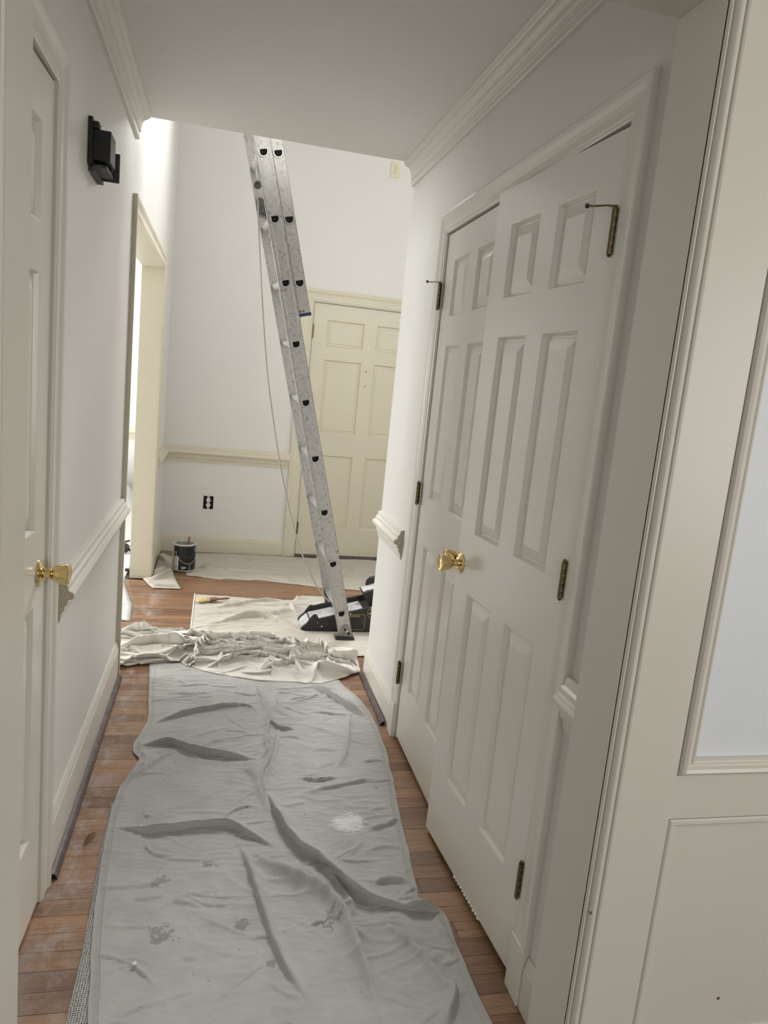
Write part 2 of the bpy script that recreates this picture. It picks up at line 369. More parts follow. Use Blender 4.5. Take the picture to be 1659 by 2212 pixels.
# dining room shell, window on its outer wall
g = G().box(-3.7, XL-T, 7.35, 7.47, 0, 2.5).box(-3.7, XL-T, 2.9, 3.02, 0, 2.5).box(XL-T-0.02, XL-T+0.1, YB+0.14, 7.4, 0, 2.5)
g.box(-3.72, -3.6, 3.0, 4.2, 0, 2.5).box(-3.72, -3.6, 6.2, 7.4, 0, 2.5).box(-3.72, -3.6, 4.2, 6.2, 0, 0.7).box(-3.72, -3.6, 4.2, 6.2, 2.2, 2.5)
g.mk('wall_dining', WALL, **STR)
G().box(-3.75, XL-T, 2.9, 7.5, 2.5, 2.58).mk('ceiling_dining', CEIL, **STR)
# camera-side room shell with a back window and an unseen side window added for fill
g = G().box(-2.8, -2.7, -3.6, 1.17, 0, 2.5).box(2.8, 2.9, -3.6, -2.05, 0, 2.5).box(2.8, 2.9, -0.55, 1.17, 0, 2.5).box(2.8, 2.9, -2.05, -0.55, 0, 0.75).box(2.8, 2.9, -2.05, -0.55, 2.25, 2.5)
g.box(-2.8, -1.65, -3.6, -3.5, 0, 2.5).box(-0.15, 2.9, -3.6, -3.5, 0, 2.5)
g.box(-1.65, -0.15, -3.6, -3.5, 0, 0.75).box(-1.65, -0.15, -3.6, -3.5, 2.25, 2.5)
g.mk('wall_room', WALL, **STR)
G().box(-2.8, 2.9, -3.6, 1.165, 2.5, 2.6).mk('ceiling_room', CEIL, **STR)
def window(n, fn, t0, t1, z0, z1):
    g = G()
    for (a, b, c, d) in ((t0, t0+0.05, z0, z1), (t1-0.05, t1, z0, z1), (t0, t1, z0, z0+0.05), (t0, t1, z1-0.05, z1), (t0, t1, (z0+z1)/2-0.02, (z0+z1)/2+0.02)):
        g.prism([(a, c), (b, c), (b, d), (a, d)], lambda p: fn(0.03, p[0], p[1]), lambda p: fn(0.07, p[0], p[1]))
    r = g.mk('window_%d' % n, TRIM, **STR)
    k = 3
    for i in range(1, k):
        t = t0+(t1-t0)*i/k
        G().prism([(t-0.011, z0+0.05), (t+0.011, z0+0.05), (t+0.011, z1-0.05), (t-0.011, z1-0.05)], lambda p: fn(0.04, p[0], p[1]), lambda p: fn(0.06, p[0], p[1])).mk('muntin', TRIM, r)
window(1, lambda u, t, z: (-3.6-u, t, z), 4.2, 6.2, 0.7, 2.2)
window(2, lambda u, t, z: (2.6+u, t, z), 3.85, 5.35, 3.1, 4.6)
window(3, lambda u, t, z: (t, -3.5-u, z), -1.65, -0.15, 0.75, 2.25)
window(5, lambda u, t, z: (t, YB+u, z), 0.40, 1.90, 3.3, 4.7)
window(4, lambda u, t, z: (2.8+u, t, z), -2.05, -0.55, 0.75, 2.25)  # unseen window, put on this side to light the panelled wall at an angle

# ------------------------------------------------------------------ cased opening and panelled wall on the camera side
JL, JR, YN, YF, ZS = -0.307, 0.765, 1.165, 1.313, 2.16
g = G().box(-2.75, JL-0.012, YN, YF-0.012, 0, ZC+0.03).box(JR+0.012, 2.85, YN, YF-0.012, 0, ZC+0.03).box(JL-0.012, JR+0.012, YN, YF-0.012, ZS+0.012, ZC+0.03)
g.mk('wall_front', WHITEP, **STR)
G().box(JL-0.093, JL, YN-0.002, YF, 0, ZS).box(JR, JR+0.045, YN-0.002, YF, 0, ZS).box(JL-0.093, JR+0.045, YN-0.002, YF, ZS, ZS+0.02).mk('trim_1', PANELP, bev=0.002, label='painted lining of the wide cased opening into the hall', **STR)
# casing boards with beaded inner edge; cross-section (a away from the opening, u towards the room)
bead = [(0.0, -0.003), (0.0, 0.004), (0.002, 0.007), (0.004, 0.007), (0.005, 0.003), (0.007, 0.003)]
bead += [(0.016+0.009*math.cos(t), 0.003+0.013*math.sin(t)) for t in np.linspace(PI, 0, 9)]
bead += [(0.027, 0.004), (0.028, 0.011), (0.031, 0.013), (0.034, 0.011), (0.150, 0.011), (0.150, -0.003)]
fnF = lambda u, t, z: (t, YN-u, z)
frameU('trim_2', bead, fnF, JL, JR, ZS, PANELP, label='beaded casing round the cased opening', **STR)
def rectframe(name, prof, fn, t0, t1, z0, z1, mat, parent=None, **kw):
    """closed mitred rectangular moulding; prof = (a inward from outer edge, u out of wall)"""
    n = len(prof); st = []
    for (ts, zs) in ((0, 0), (0, 1), (1, 1), (1, 0)):
        for (a, u) in prof: st.append(fn(u, (t0+a) if ts == 0 else (t1-a), (z0+a) if zs == 0 else (z1-a)))
    f = []
    for s in range(4):
        for i in range(n): f.append((s*n+i, s*n+(i+1) % n, ((s+1) % 4)*n+(i+1) % n, ((s+1) % 4)*n+i))
    return G().add(st, f).mk(name, mat, parent, **kw)
pm = [(0.0, 0.0), (0.0, 0.010), (0.003, 0.018), (0.008, 0.021), (0.014, 0.018), (0.018, 0.012), (0.023, 0.011), (0.026, 0.014), (0.030, 0.013), (0.033, 0.006), (0.033, 0.0)]
for i, (xa, xb) in enumerate(((0.917, 1.75), (1.85, 2.7))):
    if i == 0:
        G().box(xb, xb+0.10, YN-0.011, YN+0.001, 0, 2.3).mk('trim_3', PANELP, **STR)
    G().box(xa-(0.002 if i == 0 else 0), xb, YN-0.011, YN+0.001, 0.6715, 0.7645).mk('trim_4', PANELP, **STR)
    rectframe('trim_5', pm, fnF, xa+0.0015, xb-0.0015, 0.766, 2.3, PANELP, **STR)
    # lower raised wooden panel
    lp = [(0.0015, 0.001), (0.0015, 0.009), (0.005, 0.012), (0.012, 0.012), (0.016, 0.010), (0.020, 0.0095), (0.022, 0.0065), (0.60, 0.0065)]
    st = []; f = []
    for (a, u) in lp[:-1]:
        for (ts, zs) in ((0, 0), (0, 1), (1, 1), (1, 0)): st.append(fnF(u, xa+a if ts == 0 else xb-a, 0.14+a if zs == 0 else 0.67-a))
    k = len(lp)-1
    for s in range(k-1):
        for c in range(4): f.append((s*4+c, s*4+(c+1) % 4, (s+1)*4+(c+1) % 4, (s+1)*4+c))
    f.append(tuple((k-1)*4+c for c in range(4)))
    p = mk('trim_6', st, f, PANELP, label='lower raised wainscot panel beside the opening', **STR)
    G().box(xa-0.002, xb, YN-0.014, YN+0.001, 0, 0.1385).mk('baseboard_front', PANELP, **STR)
    if i == 0:
        G().lathe([(0.0, 0.0005), (0.004, 0.0005), (0.004, 0)], (1.118, YN-0.0066, 0.237), (0, -1, 0), 10).mk('nail_hole', FERRULE, p)
G().lathe([(0.0, 0.0006), (0.0035, 0.0006), (0.0035, 0)], tuple(at(1, YN-0.013, 1276, 1972)), (0, -1, 0), 10).mk('trim_7', FERRULE, label='brown nail hole in the beaded casing', **STR)

# ------------------------------------------------------------------ crowns, chair rails, baseboards, shoe mouldings
crown = [(0, 2.372), (0.012, 2.372), (0.014, 2.376), (0.014, 2.392), (0.010, 2.396), (0.012, 2.400), (0.017, 2.402), (0.019, 2.408), (0.016, 2.412), (0.018, 2.418), (0.021, 2.424)]
crown += [(0.021+0.023*(1-math.cos(t)), 2.424+0.030*math.sin(t)) for t in np.linspace(0.2, PI/2, 6)]
crown += [(0.047, 2.458), (0.053, 2.462), (0.056, 2.468), (0.056, 2.4752), (0, 2.4752)]
ext('trim_8', crown, onR, YF+0.002, YE-0.001, TRIM, label='crown moulding above the closet wall', **STR)
ext('trim_9', crown, onL, YF+0.002, YE-0.03, TRIM, label='crown moulding on the hall wall', **STR)
rail = [(0, 0.730), (0.006, 0.730), (0.008, 0.745), (0.011, 0.757), (0.017, 0.763), (0.018, 0.775), (0.024, 0.780), (0.026, 0.792)]
rail += [(0.034+0.0085*math.cos(t), 0.806+0.011*math.sin(t)) for t in np.linspace(-2.0, 1.7, 8)]
rail += [(0.027, 0.822), (0.026, 0.834), (0.018, 0.839), (0.016, 0.852), (0.011, 0.858), (0, 0.858)]
ext('trim_10', rail, onL, 2.075, 3.385, TRIM, label='white chair rail on the hall wall, cut short of the door casing', **STR)
ext('trim_11', rail, onR, 2.99, YE-0.001, TRIM, label='white chair rail stub between closet casing and foyer', **STR)
ext('trim_12', rail, onR, YF+0.002, 1.418, TRIM, label='short chair rail piece beside the closet casing', **STR)
ext('trim_13', rail, onB, XL+0.001, 0.585, CREAM, label='cream chair rail on the foyer back wall', **STR)
ext('trim_14', rail, onL, 5.19, YB-0.001, CREAM, label='cream chair rail return beside the dining opening', **STR)
RAW = plain('raw_cut_wood', (0.46, 0.40, 0.31), 0.7, var=0.2, vscale=120)
for (nm, fn, yy0) in (('trim_10', onL, 2.0746), ('trim_11', onR, 2.9896)):
    ext('cut_end', [(u*0.97, z) for (u, z) in rail], fn, yy0-0.0004, yy0+0.0002, RAW, bpy.data.objects[nm], label='bare wood of the sawn end')
def basep(h): return [(0, 0), (0.014, 0), (0.014, h-0.032), (0.011, h-0.026), (0.011, h-0.018), (0.006, h-0.004), (0.004, h), (0, h)]
ext('baseboard_left', basep(0.185), onL, 1.978, 3.385, TRIM, **STR)
ext('baseboard_right', basep(0.138), onR, 2.867, YE-0.001, TRIM, **STR)
ext('baseboard_closet', basep(0.138), onR, YF+0.002, 1.418, TRIM, **STR)
ext('baseboard_back', basep(0.138), onB, XL+0.001, 0.585, CREAM, **STR)
ext('baseboard_foyer', basep(0.138), onL, 5.19, YB-0.001, CREAM, **STR)
ext('baseboard_dining', basep(0.138), lambda u, t, z: (t, 7.35-u, z), -3.6, XL-T, CREAM, **STR)
ext('trim_15', rail, lambda u, t, z: (t, 7.35-u, z), -3.6, XL-T, CREAM, label='chair rail in the room beyond', **STR)
def quarter(x0, sx, r):
    return [(0, 0)]+[(r*math.cos(t), r*math.sin(t)) for t in np.linspace(0, PI/2, 7)]
def shoe(name, x0, sx, y0, y1, label, skew=0.0):
    pts = quarter(0, 1, 0.02); n = len(pts)
    s = G().prism(pts, lambda p: (x0+sx*p[0]+skew, y0, p[1]), lambda p: (x0+sx*p[0], y1, p[1])).mk(name, DARKWOOD, smooth=40, label=label, **STR)
    hp = [(0.002+0.8*p[0], 0.002+0.8*p[1]) for p in pts]
    G().prism(hp, lambda p: (x0+sx*p[0]+skew, y0-0.0006, p[1]), lambda p: (x0+sx*p[0]+skew, y0+0.0005, p[1])).mk('cut_end', VOID, s)
shoe('trim_16', XL+0.0145, 1, 1.985, 3.40, 'dark quarter-round shoe moulding along the chair-rail wall')
shoe('trim_17', XR-0.0145, -1, 2.90, YE-0.002, 'dark quarter-round shoe moulding by the closet corner', -0.008)

# ------------------------------------------------------------------ door casings
cp = casing_prof(0.075)
frameU('trim_18', cp, onR, 1.498, 2.792, 2.052, TRIM, z0=0.15, label='moulded casing round the double closet doors', **STR)
for i, (a, b) in enumerate(((1.498-0.077, 1.498-0.004), (2.796, 2.792+0.077))):
    G().box(XR-0.02, XR, a, b, 0, 0.15).mk('trim_19', TRIM, bev=0.002, label='plinth block under the closet casing', **STR)
G().box(XR+0.001, XR+0.119, 1.485, 1.498, 0, 2.065).box(XR+0.001, XR+0.119, 2.792, 2.805, 0, 2.065).box(XR+0.001, XR+0.119, 1.498, 2.792, 2.052, 2.065).box(XR+0.045, XR+0.06, 1.498, 2.792, 2.038, 2.052).mk('trim_20', TRIM, label='closet door jamb', **STR)
cp2 = casing_prof(0.080, 0.02)
frameU('trim_21', cp2, onL, 1.36, 1.896, 2.055, TRIM, z0=0.0, label='moulded casing round the side door', **STR)
G().box(XL-T+0.001, XL-0.001, 1.355, 1.367, 0, 2.06).box(XL-T+0.001, XL-0.001, 1.897, 1.909, 0, 2.06).box(XL-T+0.001, XL-0.001, 1.367, 1.897, 2.056, 2.068).mk('trim_22', TRIM, label='side door jamb', **STR)
frameU('trim_23', casing_prof(0.078, 0.02), onL, 3.468, 5.105, 2.072, CREAM, label='casing round the dining-room opening', **STR)
G().box(XL-T-0.001, XL+0.001, 3.455, 3.466, 0, 2.085).box(XL-T-0.001, XL+0.001, 5.104, 5.115, 0, 2.085).box(XL-T-0.001, XL+0.001, 3.466, 5.104, 2.073, 2.085).mk('trim_24', CREAM, label='beige lining of the dining-room opening', **STR)
frameU('trim_25', casing_prof(0.098, 0.022), onB, 0.683, 1.612, 2.070, CREAM, label='wide casing round the front door', **STR)
G().box(0.675, 0.6845, YB+0.001, YB+0.139, 0, 2.078).box(1.611, 1.62, YB+0.001, YB+0.139, 0, 2.078).box(0.6845, 1.611, YB+0.001, YB+0.139, 2.069, 2.078).mk('trim_26', CREAM, **STR)
G().box(0.685, 1.61, YB-0.03, YB+0.13, 0, 0.014).mk('trim_27', DARKWOOD, bev=0.003, label='dark front door threshold', **STR)

# ------------------------------------------------------------------ six-panel doors
ROWS = [(0.25, 0.862), (1.045, 1.632), (1.735, 1.943)]
def six_panel(name, fn, wd, h0, h1, cols, mat, th=0.035, label=None, field=0.030, raised=True):
    """fn(u along width, d outward, z); face at d=0"""
    us = sorted([0, wd]+[c for ab in cols for c in ab]); zs = sorted([h0, h1]+[c for ab in ROWS for c in ab])
    g = G()
    isp = lambda a, b: any(abs(a-c0) < 1e-6 for c0, c1 in cols) and any(abs(b-r0) < 1e-6 for r0, r1 in ROWS)
    idx = {}; V = []; Fc = []
    def vid(i, j):
        if (i, j) not in idx: idx[(i, j)] = len(V); V.append(fn(us[i], 0, zs[j]))
        return idx[(i, j)]
    for i in range(len(us)-1):
        for j in range(len(zs)-1):
            if not isp(us[i], zs[j]): Fc.append((vid(i, j), vid(i+1, j), vid(i+1, j+1), vid(i, j+1)))
    g.add(V, Fc)
    for (a, b) in cols:
        for (c, d) in ROWS:
            ring = []
            for (ins, dep) in ((0, 0), (0.003, -0.0008), (0.009, -0.010), (0.010, -0.0135)):
                ring += [fn(a+ins, dep, c+ins), fn(b-ins, dep, c+ins), fn(b-ins, dep, d-ins), fn(a+ins, dep, d-ins)]
            g.add(ring, [(s*4+k, s*4+(k+1) % 4, (s+1)*4+(k+1) % 4, (s+1)*4+k) for s in range(3) for k in range(4)])
    # edges and back
    e = [fn(0, 0, h0), fn(wd, 0, h0), fn(wd, 0, h1), fn(0, 0, h1), fn(0, -th, h0), fn(wd, -th, h0), fn(wd, -th, h1), fn(0, -th, h1)]
    g.add(e, [(0, 1, 5, 4), (1, 2, 6, 5), (2, 3, 7, 6), (3, 0, 4, 7), (4, 5, 6, 7)])
    root = g.mk(name, mat, label=label, **STR)
    for (a, b) in cols:
        for (c, d) in ROWS:
            pr = []; steps = ((0.0099, -0.0135), (0.014, -0.0138), (0.014+field, -0.0025), (0.0155+field, -0.0025)) if raised else ((0.0099, -0.0135), (0.026, -0.0125), (0.0285, -0.0085), (0.0305, -0.0085))
            for (ins, dep) in steps:
                pr += [fn(a+ins, dep, c+ins), fn(b-ins, dep, c+ins), fn(b-ins, dep, d-ins), fn(a+ins, dep, d-ins)]
            mk('panel', pr, [(s*4+k, s*4+(k+1) % 4, (s+1)*4+(k+1) % 4, (s+1)*4+k) for s in range(3) for k in range(4)]+[(12, 13, 14, 15)], mat, root)
    return root
def knob(root, fn, u, z, nrm):
    O = np.array(fn(u, 0, z)); A = np.array(nrm, float)
    k = G().lathe([(0.0125, 0.006), (0.0125, 0.012), (0.0115, 0.016), (0.0115, 0.026), (0.016, 0.030), (0.0215, 0.040), (0.0245, 0.052), (0.0262, 0.064), (0.0262, 0.067), (0.024, 0.069), (0.019, 0.0665), (0.010, 0.0650), (0.0, 0.0648)], O, A, 32).mk('knob', BRASS, root, smooth=35)
    G().lathe([(0.033, 0.0002), (0.033, 0.002), (0.031, 0.004), (0.024, 0.0075), (0.017, 0.010), (0.016, 0.0125), (0.0125, 0.013), (0.0, 0.013)], O, A, 32).mk('rosette', BRASS, k, smooth=35)
    return k
def hinge(root, p, z0, z1, leafdir, nrm, stop=None):
    """barrel of five knuckles standing at p=(x,y) from z0 to z1"""
    h = G(); hh = (z1-z0)/5
    h.tube([(p[0], p[1], z0), (p[0], p[1], z1)], 0.0052, 12).lathe([(0.0035, 0), (0.005, 0.002), (0.0045, 0.005), (0, 0.006)], (p[0], p[1], z1), (0, 0, 1), 12).lathe([(0.0035, 0), (0.005, 0.002), (0.0035, 0.005), (0, 0.006)], (p[0], p[1], z0), (0, 0, -1), 12)
    H = h.mk('hinge', BRONZE, root, smooth=40)
    for i in range(5):
        G().tube([(p[0], p[1], z0+i*hh+0.0008), (p[0], p[1], z0+(i+1)*hh-0.0008)], 0.0066, 12).mk('knuckle', BRONZE, H, smooth=40)
    lx, ly = leafdir; nx, ny = nrm
    G().prism([(0, z0), (0.012, z0), (0.012, z1), (0, z1)], lambda q: (p[0]+lx*q[0]-nx*0.007, p[1]+ly*q[0]-ny*0.007, q[1]), lambda q: (p[0]+lx*q[0]-nx*0.0052, p[1]+ly*q[0]-ny*0.0052, q[1])).mk('leaf', BRONZE, H)
    if stop is not None:
        e = np.array(stop, float); b = np.array([p[0], p[1], z1+0.002])
        s = G().tube([b, b+(e-b)*0.3+np.array([0, 0, 0.002]), b+(e-b)*0.8, e], [0.0035, 0.0023, 0.0023, 0.0023], 8)
        S = s.mk('pin_stop', BRONZE, H, smooth=40)
        d = (e-b)/np.linalg.norm(e-b)
        G().lathe([(0.0, 0), (0.005, 0.0), (0.0055, 0.003), (0.0045, 0.006), (0, 0.006)], e, d, 12).mk('bumper', GREYP, S, smooth=40)
    return H
cols = [(0.103, 0.275), (0.365, 0.537)]
# right-hand leaf stands ajar
aR = math.radians(3.9); pR = np.array([XR-0.004, 1.5015])
fR = lambda u, d, z: (pR[0]-math.sin(aR)*u-math.cos(aR)*d, pR[1]+math.cos(aR)*u-math.sin(aR)*d, z)
dR = six_panel('door_1', fR, 0.640, 0.016, 2.044, cols, DOORM, label='six-panel closet door leaf standing slightly ajar')
knob(dR, fR, 0.612, 0.940, (-math.cos(aR), -math.sin(aR), 0))
for (a, b, st) in ((1.782, 1.878, (XR-0.052, 1.555, 1.888)), (1.016, 1.104, None), (0.240, 0.334, None)):
    hinge(dR, (XR-0.0165, 1.4985), a, b, (0, 1), (-1, 0), st)
# chipped, patched spot on its lower edge
cz = [fR(0.19+i*0.022, 0.002, 0.018+0.004*math.sin(i*2.1)) for i in range(9)]
g = G()
for i, u in enumerate(np.linspace(0.20, 0.375, 12)):
    r = 0.004+0.0035*random.random()
    q = fR(u, 0.001, 0.016); g.tube([(q[0]-0.001, q[1], q[2]+0.003), (q[0]+0.006, q[1]+0.003, q[2]-0.004)], r, 6)
g.mk('filler_patch', CHIP, dR, smooth=1, label='white crumbly filler on the bottom edge')
aL = math.radians(0.5); pL = np.array([XR+0.001, 2.7885])
fL = lambda u, d, z: (pL[0]-math.sin(aL)*u-math.cos(aL)*d, pL[1]-math.cos(aL)*u+math.sin(aL)*d, z)
dL = six_panel('door_2', fL, 0.640, 0.016, 2.044, cols, DOORM, label='closed six-panel closet door leaf nearer the foyer')
knob(dL, fL, 0.600, 0.940, (-1, 0, 0))
for (a, b, st) in ((1.772, 1.868, (XR-0.050, 2.845, 1.876)), (1.011, 1.098, None), (0.246, 0.339, None)):
    hinge(dL, (XR-0.0165, 2.7905), a, b, (0, -1), (-1, 0), st)
# side door in the left wall
fS = lambda u, d, z: (XL-0.012+d+0.03*u, 1.370+u, z)
dS = six_panel('door_3', fS, 0.520, 0.012, 2.048, [(0.085, 0.215), (0.290, 0.425)], DOORL, label='six-panel side door with brass knob next to the chair rail')
knob(dS, fS, 0.468, 0.935, (1, -0.02, 0))
G().box(XL-0.046, XL-0.003, 1.8945, 1.8985, 0.925, 1.0).mk('strike_plate', BRASS, dS, bev=0.004)
# front door
fD = lambda u, d, z: (0.689+u, YB+0.006-d, z)
dF = six_panel('door_4', fD, 0.915, 0.020, 2.062, [(0.112, 0.418), (0.520, 0.815)], DOORF, label='cream six-panel front door with all hardware but hinges removed', raised=False)
for z in (1.842, 1.05, 0.243):
    hinge(dF, (0.6865, YB-0.006), z-0.05, z+0.05, (1, 0), (0, -1))
for (xx, z, r, m) in ((1.155, 1.759, 0.008, WHITEPL), (1.151, 1.569, 0.009, SCREW), (1.150, 1.449, 0.009, SCREW)):
    s = G().lathe([(r, -0.002), (r, 0.002), (r*0.8, 0.003), (r*0.35, 0.0015), (0, 0.0015)], (xx, YB+0.006, z), (0, -1, 0), 14).mk('screw_head' if m is SCREW else 'peephole', m, dF, smooth=40)

# ------------------------------------------------------------------ doorbell chime with its cover off
ch = empty('doorbell_chime', (XL, 2.40, 1.98), 'black doorbell chime mechanism with its cover off on hall wall', 'door chime')
bx = lambda n, m, a, p=None, bev=0.0015: G().box(*a).mk(n, m, p or ch, bev=bev)
bx('back_plate', BLACK, (XL+0.0005, XL+0.012, 2.325, 2.51, 1.992, 2.118))
bx('housing', BLACK, (XL+0.012, XL+0.060, 2.335, 2.43, 2.008, 2.088))
bx('side_wall', GREYP, (XL+0.012, XL+0.052, 2.432, 2.438, 2.0, 2.085))
bx('coil', FERRULE, (XL+0.014, XL+0.048, 2.446, 2.470, 2.02, 2.07))
bx('plunger_guide', GREYP, (XL+0.012, XL+0.066, 2.482, 2.490, 1.985, 2.068))
bx('bracket', GREYP, (XL+0.012, XL+0.05, 2.345, 2.475, 1.990, 1.9985))
bx('bottom_lip', GREYP, (XL+0.0005, XL+0.018, 2.345, 2.51, 1.978, 1.9915))
bx('terminal', BLACK, (XL+0.012, XL+0.028, 2.33, 2.37, 2.09, 2.108))
G().tube([(XL+0.030, 2.334, 2.089), (XL+0.045, 2.40, 2.0905), (XL+0.052, 2.45, 2.088)], 0.0012, 6).mk('wire', STEEL, ch)

# ------------------------------------------------------------------ outlets
def outlet(name, x, z, plate, label):
    o = empty(name, (x, YB, z), label, 'outlet')
    yb = YB-0.0005
    if plate:
        G().box(x-0.036, x+0.036, YB-0.007, yb, z-0.058, z+0.058).mk('cover_plate', IVORY, o, bev=0.002); d = 0.0072; body = IVORY
    else:
        G().box(x-0.039, x+0.039, YB-0.0015, yb, z-0.053, z+0.053).mk('wall_box', VOID, o)
        rectframe('box_rim', [(0, 0.0005), (0, 0.004), (0.0025, 0.004), (0.0025, 0.0005)], onB, x-0.039, x+0.039, z-0.053, z+0.053, GREYP, o)
        G().box(x-0.009, x+0.009, YB-0.006, YB-0.0016, z-0.052, z+0.052).mk('mounting_strap', STEEL, o); d = 0.0062; body = WHITEPL
    for s in (-1, 1):
        zc = z+s*0.0197
        pts = [(0.0172*math.cos(t), max(-0.0143, min(0.0143, 0.0172*math.sin(t)))) for t in np.linspace(0, 2*PI, 28, endpoint=False)]
        r = G().prism(pts, lambda p: (x+p[0], YB-d, zc+p[1]), lambda p: (x+p[0], YB-d-0.0035, zc+p[1])).mk('receptacle', body, o)
        for (dx, dz, w_, h_) in ((-0.0065, 0.004, 0.0012, 0.0042), (0.0065, 0.004, 0.0012, 0.0035)):
            G().box(x+dx-w_, x+dx+w_, YB-d-0.0040, YB-d-0.0034, zc+dz-h_, zc+dz+h_).mk('slot', VOID, r)
        G().lathe([(0.0026, 0), (0.0026, 0.0006), (0, 0.0006)], (x, YB-d-0.0034, zc-0.0075), (0, -1, 0), 10).mk('ground_hole', VOID, r)
    G().lathe([(0.003, 0), (0.003, 0.001), (0, 0.0014)], (x, YB-d-0.0002, z), (0, -1, 0), 10).mk('screw', SCREW, o)
outlet('wall_outlet', -0.038, 0.411, False, 'white duplex outlet without cover plate low on the foyer back wall')
outlet('wall_outlet', 1.2345, 3.137, True, 'ivory duplex outlet with cover plate high above the front door')
G().lathe([(0.006, -0.001), (0.006, 0.001), (0.003, 0.0025), (0, 0.0025)], tuple(at(1, YB, 826, 380)), (0, -1, 0), 12).mk('wall_anchor', WHITEPL, label='tiny white wall anchor beside the high outlet', cat='wall anchor')

# ------------------------------------------------------------------ cloth
def perlin(x, y, seed):
    r = np.random.default_rng(seed); n = 256; ang = r.uniform(0, 2*PI, (n, n)); gx, gy = np.cos(ang), np.sin(ang)
    xi, yi = np.floor(x).astype(int), np.floor(y).astype(int); xf, yf = x-xi, y-yi
    fade = lambda t: t*t*t*(t*(t*6-15)+10)
    def dotg(ix, iy, dx, dy): a = gx[ix % n, iy % n]; b = gy[ix % n, iy % n]; return a*dx+b*dy
    n00 = dotg(xi, yi, xf, yf); n10 = dotg(xi+1, yi, xf-1, yf); n01 = dotg(xi, yi+1, xf, yf-1); n11 = dotg(xi+1, yi+1, xf-1, yf-1)
    u, v = fade(xf), fade(yf); return (n00*(1-u)+n10*u)*(1-v)+(n01*(1-u)+n11*u)*v*1.0
def smooth_line(pts, n=40):
    """Catmull-Rom resample of a fold line"""
    P = np.array(pts, float)
    if len(P) < 3: return np.linspace(P[0], P[-1], n)
    P = np.vstack([2*P[0]-P[1], P, 2*P[-1]-P[-2]]); out = []
    k = max(2, n//(len(P)-3))
    for i in range(1, len(P)-2):
        for t in np.linspace(0, 1, k, endpoint=False):
            a, b, c, d = P[i-1], P[i], P[i+1], P[i+2]
            out.append(0.5*((2*b)+(-a+c)*t+(2*a-5*b+4*c-d)*t*t+(-a+3*b-3*c+d)*t**3))
    out.append(P[-2]); return np.array(out)
def fold_field(X, Y, folds, kw=1.0, ka=1.0):
    """sum of cloth folds; each = (floor polyline, height, steep width, soft width, side, overhang)"""
    H = np.zeros_like(X); DX = np.zeros_like(X); DY = np.zeros_like(X)
    for (pts, amp, w1, w2, side, over) in folds:
        amp, w1, w2 = amp*ka, w1*kw, w2*kw
        L_ = smooth_line(pts); seg = np.diff(L_, axis=0); sl = np.linalg.norm(seg, axis=1); cum = np.concatenate([[0], np.cumsum(sl)]); tot = cum[-1]
        m = 4*max(w1, w2)
        sel = np.where((X > L_[:, 0].min()-m) & (X < L_[:, 0].max()+m) & (Y > L_[:, 1].min()-m) & (Y < L_[:, 1].max()+m))
        if len(sel[0]) == 0: continue
        x, y = X[sel], Y[sel]; best = np.full(x.shape, 1e9); sd = np.zeros_like(x); al = np.zeros_like(x); nx = np.zeros_like(x); ny = np.zeros_like(x)
        for i in range(len(seg)):
            if sl[i] < 1e-9: continue
            tx, ty = seg[i]/sl[i]; rx, ry = x-L_[i, 0], y-L_[i, 1]
            t = np.clip(rx*tx+ry*ty, 0, sl[i]); qx, qy = rx-t*tx, ry-t*ty; d = np.hypot(qx, qy); b = d < best
            best = np.where(b, d, best); s = np.sign(rx*-ty+ry*tx)*side
            sd = np.where(b, s*d, sd); al = np.where(b, (cum[i]+t)/tot, al); nx = np.where(b, -ty*side, nx); ny = np.where(b, tx*side, ny)
        tap = np.clip(np.minimum(al, 1-al)*3.4, 0, 1); tap = tap*tap*(3-2*tap)
        gfun = np.where(sd > 0, np.exp(-(sd/w1)**2*1.8), np.exp(-(np.sqrt(sd**2+(0.16*w2)**2)-0.16*w2)/w2*2.1))
        h = amp*tap*gfun
        H[sel] = np.maximum(H[sel], h)+0.35*np.minimum(H[sel], h)
        DX[sel] += nx*over*h; DY[sel] += ny*over*h
    return H, DX, DY
def cloth(name, xs, ys, mask_fn, Zf, mat, label, cat='drop cloth', thick=0.0022, group=None):
    """grid cloth: xs, ys are (n,m) arrays of rest positions; Zf returns x,y,z arrays"""
    x, y, z = Zf(xs, ys); n, m = x.shape
    v = np.stack([x, y, z], -1).reshape(-1, 3)
    f = [(i*m+j, (i+1)*m+j, (i+1)*m+j+1, i*m+j+1) for i in range(n-1) for j in range(m-1)]
    o = mk(name, v, f, mat, smooth=1, label=label, cat=cat, group=group)
    s = o.modifiers.new('thickness', 'SOLIDIFY'); s.thickness = thick; s.offset = 1.0
    return o, v.reshape(n, m, 3)
def px(*pp): return [fl(u, v) for (u, v) in pp]

PFX, PFY = [-0.6, -0.4, -0.25, -0.12, -0.06, 0.0, 0.1, 0.27, 0.45, 0.56, 0.62, 0.70, 0.80], [3.53, 3.535, 3.57, 3.60, 3.53, 3.47, 3.42, 3.365, 3.34, 3.32, 3.36, 3.41, 3.53]   # front edge of the heaped cloth
